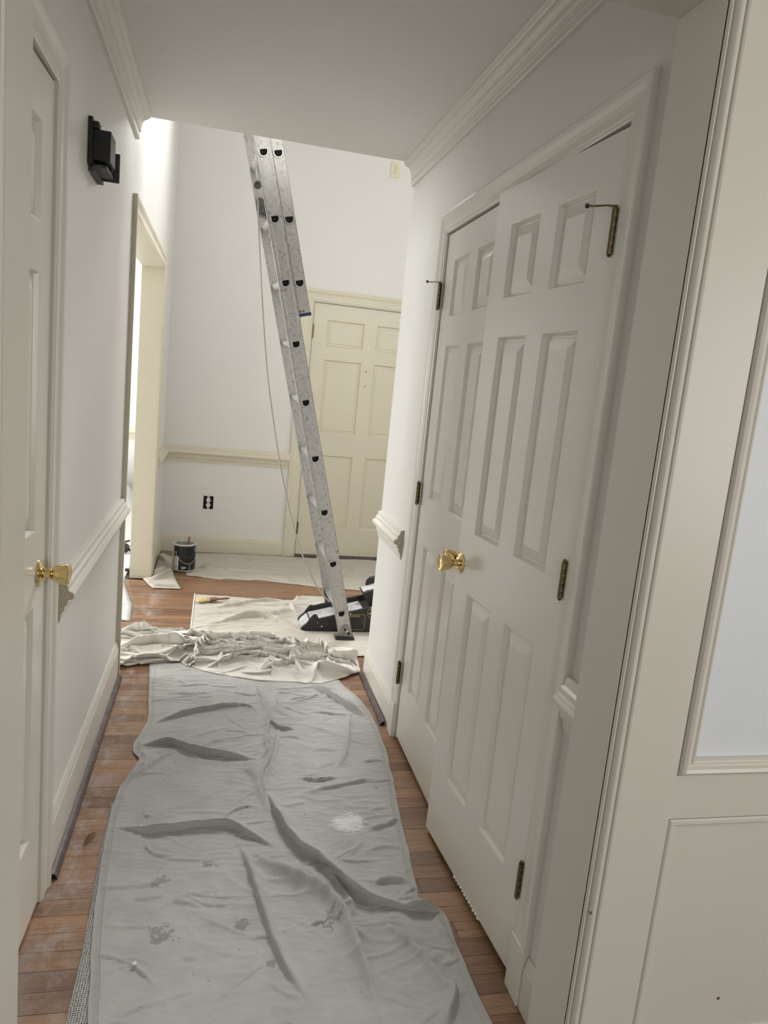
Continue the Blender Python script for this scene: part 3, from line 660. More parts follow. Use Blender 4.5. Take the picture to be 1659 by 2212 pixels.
# ---- grey runner down the hall
Lp = np.array(px((318, 1380), (325, 1433), (322, 1500), (321, 1555), (302, 1592), (287, 1610), (289, 1628), (303, 1642), (286, 1668), (257, 1708), (242, 1752), (231, 1800), (217, 1880), (207, 1960), (198, 2060), (190, 2212), (186, 2330)))
Rp = np.array(px((700, 1420), (735, 1478), (770, 1507), (795, 1537), (815, 1574), (835, 1630), (848, 1690), (862, 1765), (881, 1842), (893, 1900), (902, 1948), (918, 1957), (957, 1970), (972, 2012), (1002, 2092), (1032, 2152), (1060, 2214), (1110, 2330)))
yy = np.linspace(1.22, 3.62, 520); ss = np.linspace(0, 1, 220)
lx = np.interp(yy, Lp[::-1, 1], Lp[::-1, 0]); rx = np.interp(yy, Rp[::-1, 1], Rp[::-1, 0])
ker = np.ones(7)/7; lx = np.convolve(np.pad(lx, 3, 'edge'), ker, 'valid'); rx = np.convolve(np.pad(rx, 3, 'edge'), ker, 'valid')
XS = lx[:, None]*(1-ss)[None]+rx[:, None]*ss[None]; YS = np.repeat(yy[:, None], len(ss), 1)
RF = [
 (px((550, 1475), (556, 1512), (578, 1545), (573, 1600), (579, 1642), (562, 1682), (575, 1725), (581, 1765)), 0.017, 0.010, 0.016, 1, 0.25),
 (px((570, 1700), (600, 1757), (650, 1832), (700, 1867), (760, 1925), (830, 1956), (950, 1972)), 0.034, 0.014, 0.040, -1, 0.5),
 (px((228, 1793), (330, 1799), (440, 1790), (500, 1789), (545, 1812), (610, 1842)), 0.024, 0.010, 0.034, -1, 0.4),
 (px((512, 1812), (542, 1885), (575, 1982), (602, 2062), (640, 2132), (690, 2190)), 0.022, 0.016, 0.030, -1, 0.2),
 (px((530, 1828), (582, 1882), (640, 1912), (692, 1942), (732, 1985), (762, 2052), (800, 2150), (830, 2230)), 0.032, 0.018, 0.036, 1, 0.25),
 (px((318, 1572), (380, 1552), (440, 1538), (520, 1530), (568, 1542)), 0.020, 0.009, 0.028, -1, 0.4),
 (px((286, 1618), (365, 1610), (420, 1627), (500, 1640), (565, 1645)), 0.030, 0.011, 0.030, -1, 0.5),
 (px((250, 1712), (308, 1672), (368, 1634), (400, 1627)), 0.016, 0.016, 0.022, 1, 0.1),
 (px((660, 1478), (705, 1502), (750, 1528), (800, 1562)), 0.026, 0.012, 0.030, -1, 0.3),
 (px((756, 1535), (748, 1620), (736, 1652), (712, 1674)), 0.013, 0.014, 0.020, -1, 0.1),
 (px((578, 1560), (605, 1578), (642, 1579)), 0.014, 0.006, 0.018, -1, 0.4),
 (px((604, 1570), (592, 1640), (574, 1702)), 0.012, 0.010, 0.014, -1, 0.2),
 (px((560, 1645), (580, 1628), (582, 1600)), 0.014, 0.010, 0.014, 1, 0.2),
 (px((505, 1662), (535, 1672), (552, 1690), (560, 1720), (575, 1755)), 0.020, 0.010, 0.016, 1, 0.4),
 (px((640, 1686), (690, 1690), (735, 1684)), 0.011, 0.007, 0.016, -1, 0.3),
 (px((650, 1718), (720, 1706), (790, 1690), (830, 1688)), 0.010, 0.012, 0.022, -1, 0.1),
 (px((780, 1650), (830, 1648)), 0.008, 0.010, 0.016, -1, 0.1),
 (px((790, 1800), (830, 1790), (865, 1768)), 0.012, 0.014, 0.024, -1, 0.1),
 (px((800, 1915), (840, 1905), (890, 1912)), 0.012, 0.014, 0.020, -1, 0.1),
 (px((690, 1870), (730, 1905), (800, 1945)), 0.018, 0.018, 0.022, 1, 0.1),
 (px((700, 1885), (745, 1940), (770, 1990)), 0.012, 0.014, 0.018, 1, 0.1),
 (px((860, 1965), (910, 1962), (962, 1975)), 0.030, 0.014, 0.022, -1, 0.5),
 (px((820, 2000), (880, 2045), (935, 2105), (985, 2170)), 0.016, 0.020, 0.030, 1, 0.1),
 (px((930, 1990), (985, 2060), (1010, 2110)), 0.010, 0.016, 0.022, 1, 0.1),
 (px((940, 2135), (975, 2150), (965, 2200), (950, 2240)), 0.022, 0.020, 0.026, 1, 0.1),
 (px((280, 1950), (330, 1946), (365, 1942)), 0.006, 0.005, 0.014, -1, 0.2),
 (px((210, 1925), (290, 1922), (360, 1915)), 0.007, 0.012, 0.020, -1, 0.0),
 (px((440, 1955), (490, 1952), (530, 1946)), 0.004, 0.005, 0.010, -1, 0.0),
 (px((640, 1870), (700, 1920), (740, 1990), (800, 2040)), 0.010, 0.014, 0.020, -1, 0.0),
 (px((345, 1500), (420, 1505), (470, 1495)), 0.007, 0.009, 0.016, -1, 0.1),
 (px((590, 1510), (600, 1540), (640, 1560)), 0.010, 0.012, 0.018, 1, 0.1),
]
def creases(n, x0, x1, y0, y1, seed, amp, w, ln, ang, front=0.6, soft=(1.3, 2.6), over=(0.1, 0.5)):
    r = np.random.default_rng(seed); out = []
    for i in range(n):
        c = np.array([r.uniform(x0, x1), r.uniform(y0, y1)]); a = r.normal(0, ang); l = r.uniform(*ln); k = r.normal(0, 0.5)
        pts = []
        for t in np.linspace(-0.5, 0.5, 5):
            b = a+k*t; pts.append((c[0]+l*t*math.cos(b), c[1]+l*t*math.sin(b)))
        h = r.uniform(*amp); ww = r.uniform(*w); out.append((pts, h, ww, ww*r.uniform(*soft), 1 if r.random() > front else -1, r.uniform(*over)))
    return out
CRE = creases(150, -0.2, 0.72, 1.3, 3.5, 5, (0.002, 0.006), (0.005, 0.011), (0.06, 0.28), 0.40, 0.75, (1.4, 4.0))
def runner_shape(X, Y):
    H, DX, DY = fold_field(X, Y, RF+CRE, 0.66, 1.25)
    wx = perlin(X*5, Y*5, 3)*0.05; wy = perlin(X*5+9, Y*5, 4)*0.05
    r1 = perlin((X+wx)*5.5, (Y+wy)*17, 5); r2 = perlin((X+wx)*13, (Y+wy)*34, 6); r3 = perlin((X-Y)*9, (X+Y)*9, 8)
    rid = np.clip(1-np.abs(r1)*3.2, 0, 1)**2*0.0042*np.clip(perlin(X*3, Y*3, 9)*2+0.55, 0.1, 1)+np.clip(1-np.abs(r2)*3.5, 0, 1)**2*0.0016
    base = 0.004+0.006*np.clip(r3+0.15, 0, 1)+rid
    e = np.minimum(ss, 1-ss)[None]*0.95; edge = np.clip(e/0.02, 0.35, 1)*np.clip((np.interp(X, PFX, PFY)+0.05-Y)/0.08, 0.12, 1)
    return X+DX+0.004*r3, Y+DY, 0.0012+(base+H)*edge
runner, RV = cloth('canvas_runner', XS, YS, None, runner_shape, RUNNER, 'long grey canvas runner with paint stains laid along the hall floor')
def hem(parent, line, r, name='hem', mat=None):
    G().tube(line, r, 6).mk(name, mat, parent, smooth=1)
hem(runner, RV[::3, -1]+np.array([0, 0, 0.0018]), 0.0028, mat=RUNNER)
hem(runner, RV[::3, 0]+np.array([0, 0, 0.0018]), 0.0028, mat=RUNNER)
hem(runner, RV[::3, 5]+np.array([0, 0, 0.0024]), 0.0014, 'stitching', RUNNER)
hem(runner, RV[::3, -6]+np.array([0, 0, 0.0024]), 0.0014, 'stitching', RUNNER)
# dotted backing turned out along the left edge
bl = np.array(px((240, 1735), (236, 1760), (218, 1830), (206, 1900), (195, 1960), (178, 2050), (158, 2140), (138, 2230), (120, 2330)))
sv = []; fq = []
ybk = np.linspace(bl[0, 1], bl[-1, 1], 90); xo = np.interp(ybk, bl[::-1, 1], bl[::-1, 0]); xi_ = np.interp(ybk, yy, lx)+0.012
for i in range(90):
    for k in range(5):
        t = k/4; sv.append((xo[i]*(1-t)+xi_[i]*t, ybk[i], 0.0018+0.0025*math.sin(t*PI)))
for i in range(89):
    for k in range(4): fq.append((i*5+k, i*5+k+1, (i+1)*5+k+1, (i+1)*5+k))
mk('rubber_backing', sv, fq, MESHM, runner, smooth=1, label='grey dotted non-slip backing showing along the edge')
# ---- pale cloth under the ladder
xg = np.linspace(-0.082, 1.25, 200); tg = np.linspace(0, 1, 190)
yb_ = np.interp(xg, [-0.09, -0.075, 0.1, 0.3, 0.55, 0.62, 0.75, 1.0, 1.3], [4.77, 4.755, 4.735, 4.70, 4.69, 4.80, 4.80, 4.73, 4.70])
XS2 = np.repeat(xg[None], len(tg), 0); YS2 = 3.70*(1-tg)[:, None]+yb_[None]*tg[:, None]
clip_r = 0.775
LF = [
 (px((440, 1318), (500, 1312), (570, 1302), (625, 1300)), 0.026, 0.014, 0.05, -1, 0.2),
 (px((430, 1352), (480, 1347), (530, 1335), (580, 1338), (640, 1362), (700, 1385)), 0.045, 0.022, 0.07, -1, 0.3),
 (px((560, 1340), (600, 1330), (630, 1318)), 0.035, 0.03, 0.05, -1, 0.1),
 (px((590, 1290), (620, 1286), (650, 1300)), 0.045, 0.03, 0.04, -1, 0.1),
 (px((600, 1312), (628, 1312), (640, 1330)), 0.030, 0.015, 0.03, -1, 0.2),
 (px((425, 1330), (480, 1328), (520, 1325)), 0.010, 0.012, 0.02, -1, 0.1),
 (px((640, 1350), (700, 1372), (760, 1392)), 0.018, 0.02, 0.03, -1, 0.1)]
LCR = creases(40, -0.05, 0.6, 3.8, 4.7, 15, (0.003, 0.010), (0.006, 0.012), (0.15, 0.5), 0.18, 0.8, (1.5, 4.0), (0.2, 0.6))
def lad_shape(X, Y):
    H, DX, DY = fold_field(X, Y, LF+LCR, 0.6, 0.85)
    flat = 1-np.exp(-(((X-0.80)/0.34)**2+((Y-4.1)/0.36)**2)**2)   # pressed flat under ladder foot and levelling tool
    r1 = perlin(X*4, Y*22, 21); r2 = perlin(X*9+3, Y*14, 22)
    rid = np.clip(1-np.abs(r1)*3, 0, 1)**2*0.007+np.clip(1-np.abs(r2)*3, 0, 1)**2*0.003
    e = np.clip((X-xg[0])/0.02, 0.15, 1)*np.clip((yb_[None]-Y)/0.03, 0.15, 1)
    keep = np.where(Y < YE+0.02, np.minimum(X, clip_r), X)
    return keep+DX*flat, Y+DY*flat, 0.0025+((rid+H)*flat+0.001)*e
ladc, LV = cloth('canvas_drop_cloth', XS2, YS2, None, lad_shape, LADC, 'pale canvas drop cloth spread beneath the ladder foot')
hem(ladc, LV[:, 0][::3]+np.array([0, 0, 0.003]), 0.0045, mat=WHITEC)
# ---- crumpled cream cloth heaped across the hall end
xg3 = np.linspace(-0.60, 0.792, 420); tg3 = np.linspace(0, 1, 230)
yf3 = np.interp(xg3, PFX, PFY)
yk3 = np.interp(xg3, [-0.6, -0.42, -0.2, -0.12, -0.05, 0.1, 0.3, 0.5, 0.65, 0.80], [3.98, 3.99, 4.02, 4.02, 3.96, 3.93, 3.93, 3.86, 3.80, 3.76])
XS3 = np.repeat(xg3[None], len(tg3), 0); YS3 = yf3[None]*(1-tg3)[:, None]+yk3[None]*tg3[:, None]
PF = [
 (px((240, 1425), (330, 1412), (395, 1405), (418, 1402)), 0.075, 0.030, 0.06, -1, 0.35),
 (px((240, 1388), (300, 1378), (345, 1366), (362, 1352)), 0.060, 0.020, 0.05, -1, 0.5),
 (px((240, 1352), (310, 1345), (355, 1334), (378, 1342)), 0.075, 0.018, 0.05, -1, 0.5),
 (px((362, 1378), (420, 1392), (480, 1400), (560, 1398), (640, 1392)), 0.060, 0.018, 0.05, -1, 0.5),
 (px((370, 1365), (430, 1372), (490, 1378), (560, 1376), (600, 1380)), 0.070, 0.014, 0.035, -1, 0.5),
 (px((425, 1448), (430, 1425), (440, 1412), (452, 1402), (446, 1392)), 0.050, 0.014, 0.025, 1, 0.5),
 (px((432, 1452), (480, 1466), (560, 1472), (640, 1478), (660, 1478)), 0.022, 0.012, 0.05, -1, 0.4),
 (px((570, 1385), (620, 1380), (650, 1378), (665, 1400), (672, 1420)), 0.075, 0.016, 0.05, -1, 0.4),
 (px((588, 1400), (630, 1412), (660, 1424), (672, 1432)), 0.050, 0.012, 0.04, -1, 0.4),
 (px((500, 1418), (520, 1402), (560, 1404), (600, 1412)), 0.045, 0.012, 0.04, -1, 0.4),
 (px((620, 1440), (636, 1432), (650, 1426), (640, 1414), (622, 1410)), 0.055, 0.012, 0.025, 1, 0.5),
 (px((638, 1440), (650, 1468), (662, 1476), (674, 1462), (680, 1446)), 0.050, 0.014, 0.02, -1, 0.5),
 (px((692, 1446), (694, 1458), (720, 1460), (755, 1456), (790, 1440)), 0.060, 0.020, 0.04, -1, 0.45),
 (px((700, 1408), (725, 1388), (733, 1384), (745, 1402), (760, 1410)), 0.075, 0.014, 0.04, -1, 0.2),
 (px((640, 1398), (680, 1402), (700, 1420), (715, 1438), (760, 1436), (800, 1420)), 0.055, 0.016, 0.05, -1, 0.4),
 (px((742, 1394), (765, 1398), (790, 1402)), 0.060, 0.014, 0.03, -1, 0.3),
 (px((770, 1412), (785, 1404), (800, 1406)), 0.050, 0.010, 0.02, -1, 0.3),
 (px((480, 1440), (540, 1440), (570, 1434), (620, 1432)), 0.030, 0.010, 0.03, -1, 0.4),
 (px((465, 1418), (474, 1432), (472, 1445)), 0.024, 0.010, 0.02, 1, 0.3),
 (px((385, 1345), (405, 1349), (402, 1360)), 0.065, 0.012, 0.02, -1, 0.3),
 (px((420, 1362), (450, 1356), (490, 1354), (510, 1364)), 0.060, 0.012, 0.03, -1, 0.4),
 (px((480, 1368), (520, 1358), (580, 1366), (640, 1372), (660, 1366)), 0.050, 0.012, 0.03, -1, 0.3),
 (px((555, 1462), (585, 1448), (610, 1438)), 0.030, 0.012, 0.025, 1, 0.2)]
PCR = creases(46, -0.5, 0.75, 3.47, 3.97, 8, (0.018, 0.045), (0.006, 0.010), (0.25, 0.75), 0.22, 0.92, (2.5, 5.0), (0.5, 0.95))
PCR += creases(26, -0.2, 0.75, 3.40, 3.80, 9, (0.010, 0.028), (0.006, 0.010), (0.08, 0.22), 1.1, 0.6, (1.5, 3.0), (0.3, 0.7))
PCR += creases(16, -0.5, -0.05, 3.60, 3.96, 19, (0.014, 0.034), (0.006, 0.010), (0.15, 0.45), 0.35, 0.85, (2.0, 4.0), (0.4, 0.9))
def pile_shape(X, Y):
    H, DX, DY = fold_field(X, Y, PF+PCR, 0.62, 1.0)
    wx = perlin(X*6, Y*6, 31)*0.07; wy = perlin(X*6+5, Y*6, 32)*0.07
    r1 = perlin((X+wx)*6, (Y+wy)*16, 33); r2 = perlin((X+wx)*15, (Y+wy)*32, 34); r3 = perlin((X+wx)*30, (Y+wy)*40, 35)
    rid = np.clip(1-np.abs(r1)*2.6, 0, 1)**1.6*0.026+np.clip(1-np.abs(r2)*2.8, 0, 1)**1.6*0.011+np.clip(1-np.abs(r3)*3, 0, 1)**2*0.003
    t = np.repeat(tg3[:, None], X.shape[1], 1)
    env = np.clip(t/0.16, 0, 1)**0.7*np.clip((1-t)/0.12, 0, 1)**0.7
    edge = 0.25+0.75*np.clip(t/0.05, 0, 1)
    thin = np.where(X > -0.08, np.clip(t/0.22, 0.12, 1), 1.0)
    z = 0.010+0.018*env*thin+0.22*rid*(0.25+0.75*env)*thin+H*edge*thin
    y2 = Y+np.clip(DY, -0.06, 0.03)
    # stay clear of the walls on both sides
    x2 = np.where(y2 < YE+0.03, np.clip(X+DX, -0.38, 0.785), np.minimum(X+DX, 0.785))
    x2 = np.where((y2 > YE-0.02) & (y2 < YE+0.05), np.maximum(x2, -0.385), x2)
    return x2, y2, z*np.clip(0.18+t*6, 0, 1)*np.clip(0.10+(1-t)*7, 0, 1)+0.006
pile, PV = cloth('crumpled_drop_cloth', XS3, YS3, None, pile_shape, CREAMC, 'crumpled cream canvas drop cloth heaped across the hall end')
hem(pile, PV[1, ::3]+np.array([0, 0, 0.003]), 0.0032, mat=CREAMC)
# ---- beige cloth along the front door
xg4 = np.linspace(-0.16, 1.9, 240); tg4 = np.linspace(0, 1, 90)
yf4 = np.interp(xg4, [-0.2, -0.1, 0.0, 0.08, 0.13, 0.28, 0.35, 0.55, 0.80, 1.1, 2.0], [5.24, 5.19, 5.17, 5.14, 5.17, 5.14, 5.16, 5.10, 5.02, 4.98, 4.95])
XS4 = np.repeat(xg4[None], len(tg4), 0); YS4 = yf4[None]*(1-tg4)[:, None]+5.90*tg4[:, None]
DF = [(px((430, 1225), (460, 1236), (500, 1240)), 0.035, 0.03, 0.05, -1, 0.2), (px((440, 1215), (490, 1232), (560, 1236), (620, 1240)), 0.016, 0.02, 0.05, -1, 0.1), (px((520, 1246), (580, 1250), (640, 1258)), 0.022, 0.012, 0.04, -1, 0.3),
      (px((385, 1250), (420, 1247), (440, 1250)), 0.02, 0.012, 0.03, -1, 0.2), (px((440, 1250), (455, 1258), (500, 1257)), 0.02, 0.012, 0.02, -1, 0.2)]
def door_shape(X, Y):
    H, DX, DY = fold_field(X, Y, DF); r1 = perlin(X*3, Y*14, 41)
    flat = 1-np.exp(-(((X+0.185)/0.13)**2+((Y-5.36)/0.13)**2)**3)
    return X+DX*flat, Y+DY*flat, 0.003+(np.clip(1-np.abs(r1)*3, 0, 1)**2*0.006+H)*flat*np.clip((Y-yf4[None])/0.02, 0.3, 1)
cloth('canvas_drop_cloth', XS4, YS4, None, door_shape, DOORC, 'beige speckled canvas drop cloth laid along the front door')
# ---- folded rag beside the can
xg5 = np.linspace(0, 1, 70); tg5 = np.linspace(0, 1, 90)
cl = np.array(px((352, 1196), (322, 1215), (304, 1240), (318, 1262), (330, 1272))); cr = np.array(px((384, 1212), (381, 1222), (374, 1238), (380, 1254), (391, 1274)))
lL = smooth_line(cl, 90)[np.linspace(0, len(smooth_line(cl, 90))-1, 90).astype(int)]; lR = smooth_line(cr, 90)[np.linspace(0, len(smooth_line(cr, 90))-1, 90).astype(int)]
XS5 = lL[:, 0][:, None]*(1-xg5)[None]+lR[:, 0][:, None]*xg5[None]; YS5 = lL[:, 1][:, None]*(1-xg5)[None]+lR[:, 1][:, None]*xg5[None]
GF = [(px((318, 1258), (345, 1252), (372, 1236)), 0.040, 0.012, 0.05, -1, 0.4), (px((315, 1243), (340, 1240), (362, 1228)), 0.030, 0.03, 0.05, 1, 0.1), (px((320, 1268), (350, 1270), (385, 1270)), 0.016, 0.008, 0.03, -1, 0.2), (px((345, 1204), (352, 1215), (368, 1222)), 0.035, 0.02, 0.05, -1, 0.2)]
def rag_shape(X, Y):
    H, DX, DY = fold_field(X, Y, GF); r = perlin(X*9, Y*12, 51)
    e = np.minimum(np.minimum(xg5, 1-xg5)[None], np.minimum(tg5, 1-tg5)[:, None])
    flat = 1-np.exp(-(((X+0.185)/0.12)**2+((Y-5.36)/0.12)**2)**3)
    x2 = np.where(Y+DY > 5.09, np.maximum(X+DX, -0.376), X+DX)
    return x2, Y+DY, 0.0055+(0.008+0.008*np.abs(r)+H)*flat*np.clip(e/0.06, 0.2, 1)
cloth('canvas_rag', XS5, YS5, None, rag_shape, DOORC, 'folded beige canvas rag lying beside the paint can', 'rag')
# ---- white sheet on the floor of the next room, with frayed edge
xg6 = np.linspace(0, 1, 60); yg6 = np.linspace(4.21, 6.2, 160)
fr = np.array(px((280, 1341), (283, 1320), (284, 1305), (277, 1285), (271, 1268), (268, 1258), (272, 1240)))
re_ = np.interp(yg6, fr[:, 1], fr[:, 0]); re_ = np.where(yg6 > 5.1, -0.56, re_)
XS6 = -1.9*(1-xg6)[None]+re_[:, None]*xg6[None]; YS6 = np.repeat(yg6[:, None], 60, 1)
def sheet_shape(X, Y):
    r = perlin(X*4, Y*10, 61); hump = np.exp(-((X+1.35)/0.5)**2)*np.clip((Y-5.2)/0.6, 0, 1)
    return X, Y, 0.003+np.clip(1-np.abs(r)*3, 0, 1)**2*0.012*np.clip((re_[:, None]-X)/0.04, 0.1, 1)
sheet, SV = cloth('dust_sheet', XS6, YS6, None, sheet_shape, WHITEC, 'white dust sheet with frayed edge on the floor beyond the dining opening')
g = G()
for i in range(2, 75, 3):
    p = SV[i, -1]; a = random.uniform(-0.3, 0.3)
    g.tube([p+np.array([-0.004, 0, 0.001]), p+np.array([0.012, 0.006*a, 0.001]), p+np.array([0.022+0.012*random.random(), 0.03*a, -0.001])], 0.0011, 5)
g.mk('fringe', WHITEC, sheet, kind='stuff')
xg7 = np.linspace(-2.2, -0.56, 90); yg7 = np.linspace(6.0, 7.25, 60); XS7, YS7 = np.meshgrid(xg7, yg7)
def drape(X, Y):
    d = np.hypot(np.clip(np.abs(X+1.45)-0.45, 0, 9), np.clip(np.abs(Y-6.75)-0.25, 0, 9)); r = perlin(np.arctan2(Y-6.75, X+1.45)*6, d*2, 71)
    return X, Y, 0.014+0.62*np.clip(1-d/0.55, 0, 1)**1.25+0.03*np.abs(r)*np.clip(1-d/0.6, 0, 1)
cloth('draped_dust_sheet', XS7, YS7, None, drape, WHITEC, 'white dust sheet draped over a heap in the next room')
tl = empty('clamp_tool', (fl(270, 1196)[0], fl(270, 1196)[1], 0.012), 'small black clip-like tool lying on the white dust sheet next door', 'tool')
tx, ty = fl(270, 1196)
G().lathe([(0.028, 0), (0.036, 0.02), (0.034, 0.055), (0.02, 0.07), (0, 0.07)], (tx-0.01, ty, 0.030), (0.2, -0.6, 0.5), 14).mk('head', BLACK, tl, smooth=40)
G().tube([(tx-0.02, ty+0.02, 0.034), (tx+0.02, ty-0.02, 0.05), (tx+0.05, ty-0.05, 0.034)], 0.011, 8).mk('handle', BLACK, tl, smooth=1)
G().tube([(tx-0.05, ty-0.02, 0.030), (tx-0.01, ty+0.01, 0.09), (tx+0.03, ty+0.02, 0.1)], 0.008, 8).mk('clamp_arm', BLACK, tl, smooth=1)
G().box(*(lambda p: (p[0]-0.016, p[0]+0.008, p[1]-0.012, p[1]+0.012, 0.004, 0.024))(fl(275, 1235))).mk('black_wedge', BLACK, bev=0.006, label='tiny black wedge at the edge of the dust sheet', cat='wedge')

# ------------------------------------------------------------------ extension ladder
P0 = np.array([0.751, 3.965, 0.161]); S_ = np.array([-0.252, -0.057, 0.966]); S_ /= np.linalg.norm(S_)
W_ = np.array([-0.05, 1.0, 0.05]); W_ -= S_*(W_@S_); W_ /= np.linalg.norm(W_); N_ = np.cross(W_, S_)
if N_[0] < 0: N_ = -N_
lp = lambda n, w_, s: P0+N_*n+W_*w_+S_*s
lad = empty('extension_ladder', (0.76, 4.17, 0.0), 'paint-spotted aluminium extension ladder leaning against the foyer wall', 'ladder')
PITCH = 0.305; WD = 0.41
CELL = 0.036
def dangles(hw0, hw1):
    cor = [math.atan2(sy*CELL, sx) for (sx, sy) in ((hw1, 1), (-hw0, 1), (-hw0, -1), (hw1, -1))]
    return sorted([t for t in np.linspace(-PI, PI, 28, endpoint=False)]+cor)
def dloop(r, angs=None):
    """D-shaped outline: flat top, round bottom"""
    out = []
    for t in (angs if angs is not None else np.linspace(-PI, PI, 28, endpoint=False)):
        c, s_ = math.cos(t), math.sin(t)
        q = r if s_ <= 0 else min(0.99*r/max(abs(c), 1e-6), 0.52*r/max(s_, 1e-6)); out.append((q*c, q*s_))
    return out
def rail_part(name, n0, n1, nh, w0, sgn, s0, s1, first):
    """C-channel: web at w0 with D-shaped openings every PITCH from s=first, flanges running inward (sgn)"""
    g = G(); angs = dangles(nh-n0, n1-nh); loop = dloop(0.0222, angs); k = len(loop); th = 0.0025
    holes = [h for h in np.arange(first, 6, PITCH) if s0+0.04 < h < s1-0.04]
    cur = s0
    def quad(a, b):
        v = [lp(n, w0+sgn*d, s) for d in (0, th) for (n, s) in ((n0, a), (n1, a), (n1, b), (n0, b))]
        g.add(v, [(0, 1, 2, 3), (4, 5, 6, 7), (0, 1, 5, 4), (2, 3, 7, 6), (1, 2, 6, 5), (3, 0, 4, 7)])
    for h in holes:
        quad(cur, h-0.036); a, b = h-0.036, h+0.036; outer = []
        for t in angs:
            c, s_ = math.cos(t), math.sin(t); hw = (n1-nh) if c > 0 else (nh-n0)
            q = min(hw/max(abs(c), 1e-9), CELL/max(abs(s_), 1e-9)); outer.append((nh+q*c, h+q*s_))
        inner = [(nh+x, h+y) for (x, y) in loop]
        for d in (0, th):
            V = [lp(n, w0+sgn*d, s) for (n, s) in outer]+[lp(n, w0+sgn*d, s) for (n, s) in inner]
            g.add(V, [(i, (i+1) % k, k+(i+1) % k, k+i) for i in range(k)])
        cur = b
    quad(cur, s1)
    for nn, dn in ((n0, th), (n1, -th)):
        v = [lp(n, w_, s) for s in (s0, s1) for (n, w_) in ((nn, w0), (nn+dn, w0), (nn+dn, w0+sgn*0.026), (nn, w0+sgn*0.026))]
        g.add(v, [(0, 1, 2, 3), (4, 5, 6, 7), (0, 1, 5, 4), (1, 2, 6, 5), (2, 3, 7, 6), (3, 0, 4, 7)])
    # raised rib lines along the web
    for nn in (n0+(n1-n0)*0.2, n0+(n1-n0)*0.8):
        v = [lp(nn+a, w0-sgn*b, s) for s in (s0, s1) for (a, b) in ((-0.003, -0.0005), (-0.001, 0.0008), (0.001, 0.0008), (0.003, -0.0005))]
        if not name.startswith('fly'): g.add(v, [(0, 1, 5, 4), (1, 2, 6, 5), (2, 3, 7, 6)])
    return g.mk(name, ALU, lad)
B0, B1 = -0.034, 0.0435; F0, F1, FH = 0.045, 0.104, 0.073
SB0, SB1 = -0.150, 3.45
rail_part('base_rail', B0, B1, 0.0, 0.0, 1, SB0, SB1, 0.0)
rail_part('base_rail', B0, B1, 0.0, WD, -1, SB0, SB1, 0.0)
SF0, SF1 = 1.665, 4.50; ff = 6*PITCH-0.009
rail_part('fly_rail', F0, F1, FH, 0.010, 1, SF0, SF1, ff)
rail_part('fly_rail', F0, F1, FH, WD-0.010, -1, SF0, SF1, ff)
def rung(nh, s, w0, w1):
    lo = dloop(0.0226); li = dloop(0.0200); k = len(lo); g = G()
    def ring(lp_, w_): return [lp(nh+x, w_, s+y) for (x, y) in lp_]
    V = ring(lo, w0-0.004)+ring(lo, w1+0.004)+ring(li, w0-0.004)+ring(li, w0+0.06)+ring(li, w1+0.004)+ring(li, w1-0.06)
    q = lambda a, b: [(a*k+i, a*k+(i+1) % k, b*k+(i+1) % k, b*k+i) for i in range(k)]
    g.add(V, q(0, 1)+q(0, 2)+q(2, 3)+q(1, 4)+q(4, 5))
    o = g.mk('rung', RUNG, lad, smooth=40)
    # flared collars outside the rail webs
    for (wa, wb) in ((w0-0.0045, w0+0.001), (w1-0.001, w1+0.0045)):
        V = ring(dloop(0.0262), wa)+ring(dloop(0.0272), wb)+ring(lo, wa)
        G().add(V, [(i, (i+1) % k, k+(i+1) % k, k+i) for i in range(k)]+[(i, (i+1) % k, 2*k+(i+1) % k, 2*k+i) for i in range(k)]).mk('collar', ALU, o, smooth=40)
    # black caps that paint the shade inside the hollow rung ends
    for wv in (w0+0.0015, w1-0.0015): G().add(ring(dloop(0.0203), wv), [tuple(range(k))]).mk('hollow_shade', VOID, o)
for i in range(0, 11): rung(0.0, i*PITCH, 0.0, WD)
for i in range(0, 9): rung(FH, ff+i*PITCH, 0.010, WD-0.010)
for wf in (0.0, WD):
    c = lp(0, wf, -0.150); sg = 1 if wf == 0 else -1; z0 = 0.008
    y_ = c[1]
    f_ = G().prism([(-0.055, 0.0), (0.055, 0.0), (0.055, 0.010), (-0.055, 0.010)], lambda p: (c[0]+p[0]-0.005, y_-0.032, z0+p[1]), lambda p: (c[0]+p[0]-0.005, y_+0.045, z0+p[1])).mk('foot_pad', BLACK, lad, bev=0.002)
    prof = [(-0.060, 0.011), (0.046, 0.011), (0.046, 0.020), (0.036, 0.036), (0.028, 0.064), (0.014, 0.082), (-0.010, 0.082), (-0.026, 0.060), (-0.042, 0.032), (-0.060, 0.022)]
    G().prism(prof, lambda p: (c[0]+p[0]-0.005, y_-0.010*sg, z0+p[1]), lambda p: (c[0]+p[0]-0.005, y_-0.005*sg, z0+p[1])).mk('foot_bracket', FOOTM, lad, bev=0.001)
    G().tube([(c[0]-0.010, y_-0.012*sg, z0+0.058), (c[0]+0.006, y_-0.013*sg, z0+0.045), (c[0]+0.022, y_-0.012*sg, z0+0.026)], 0.0055, 8).mk('foot_slot', VOID, lad, smooth=1)
    G().lathe([(0.009, 0), (0.009, 0.006), (0.006, 0.008), (0, 0.008)], (c[0]+0.005, y_-0.011*sg, z0+0.046), (0, -sg, 0), 12).mk('foot_bolt', STEEL, lad, smooth=40)
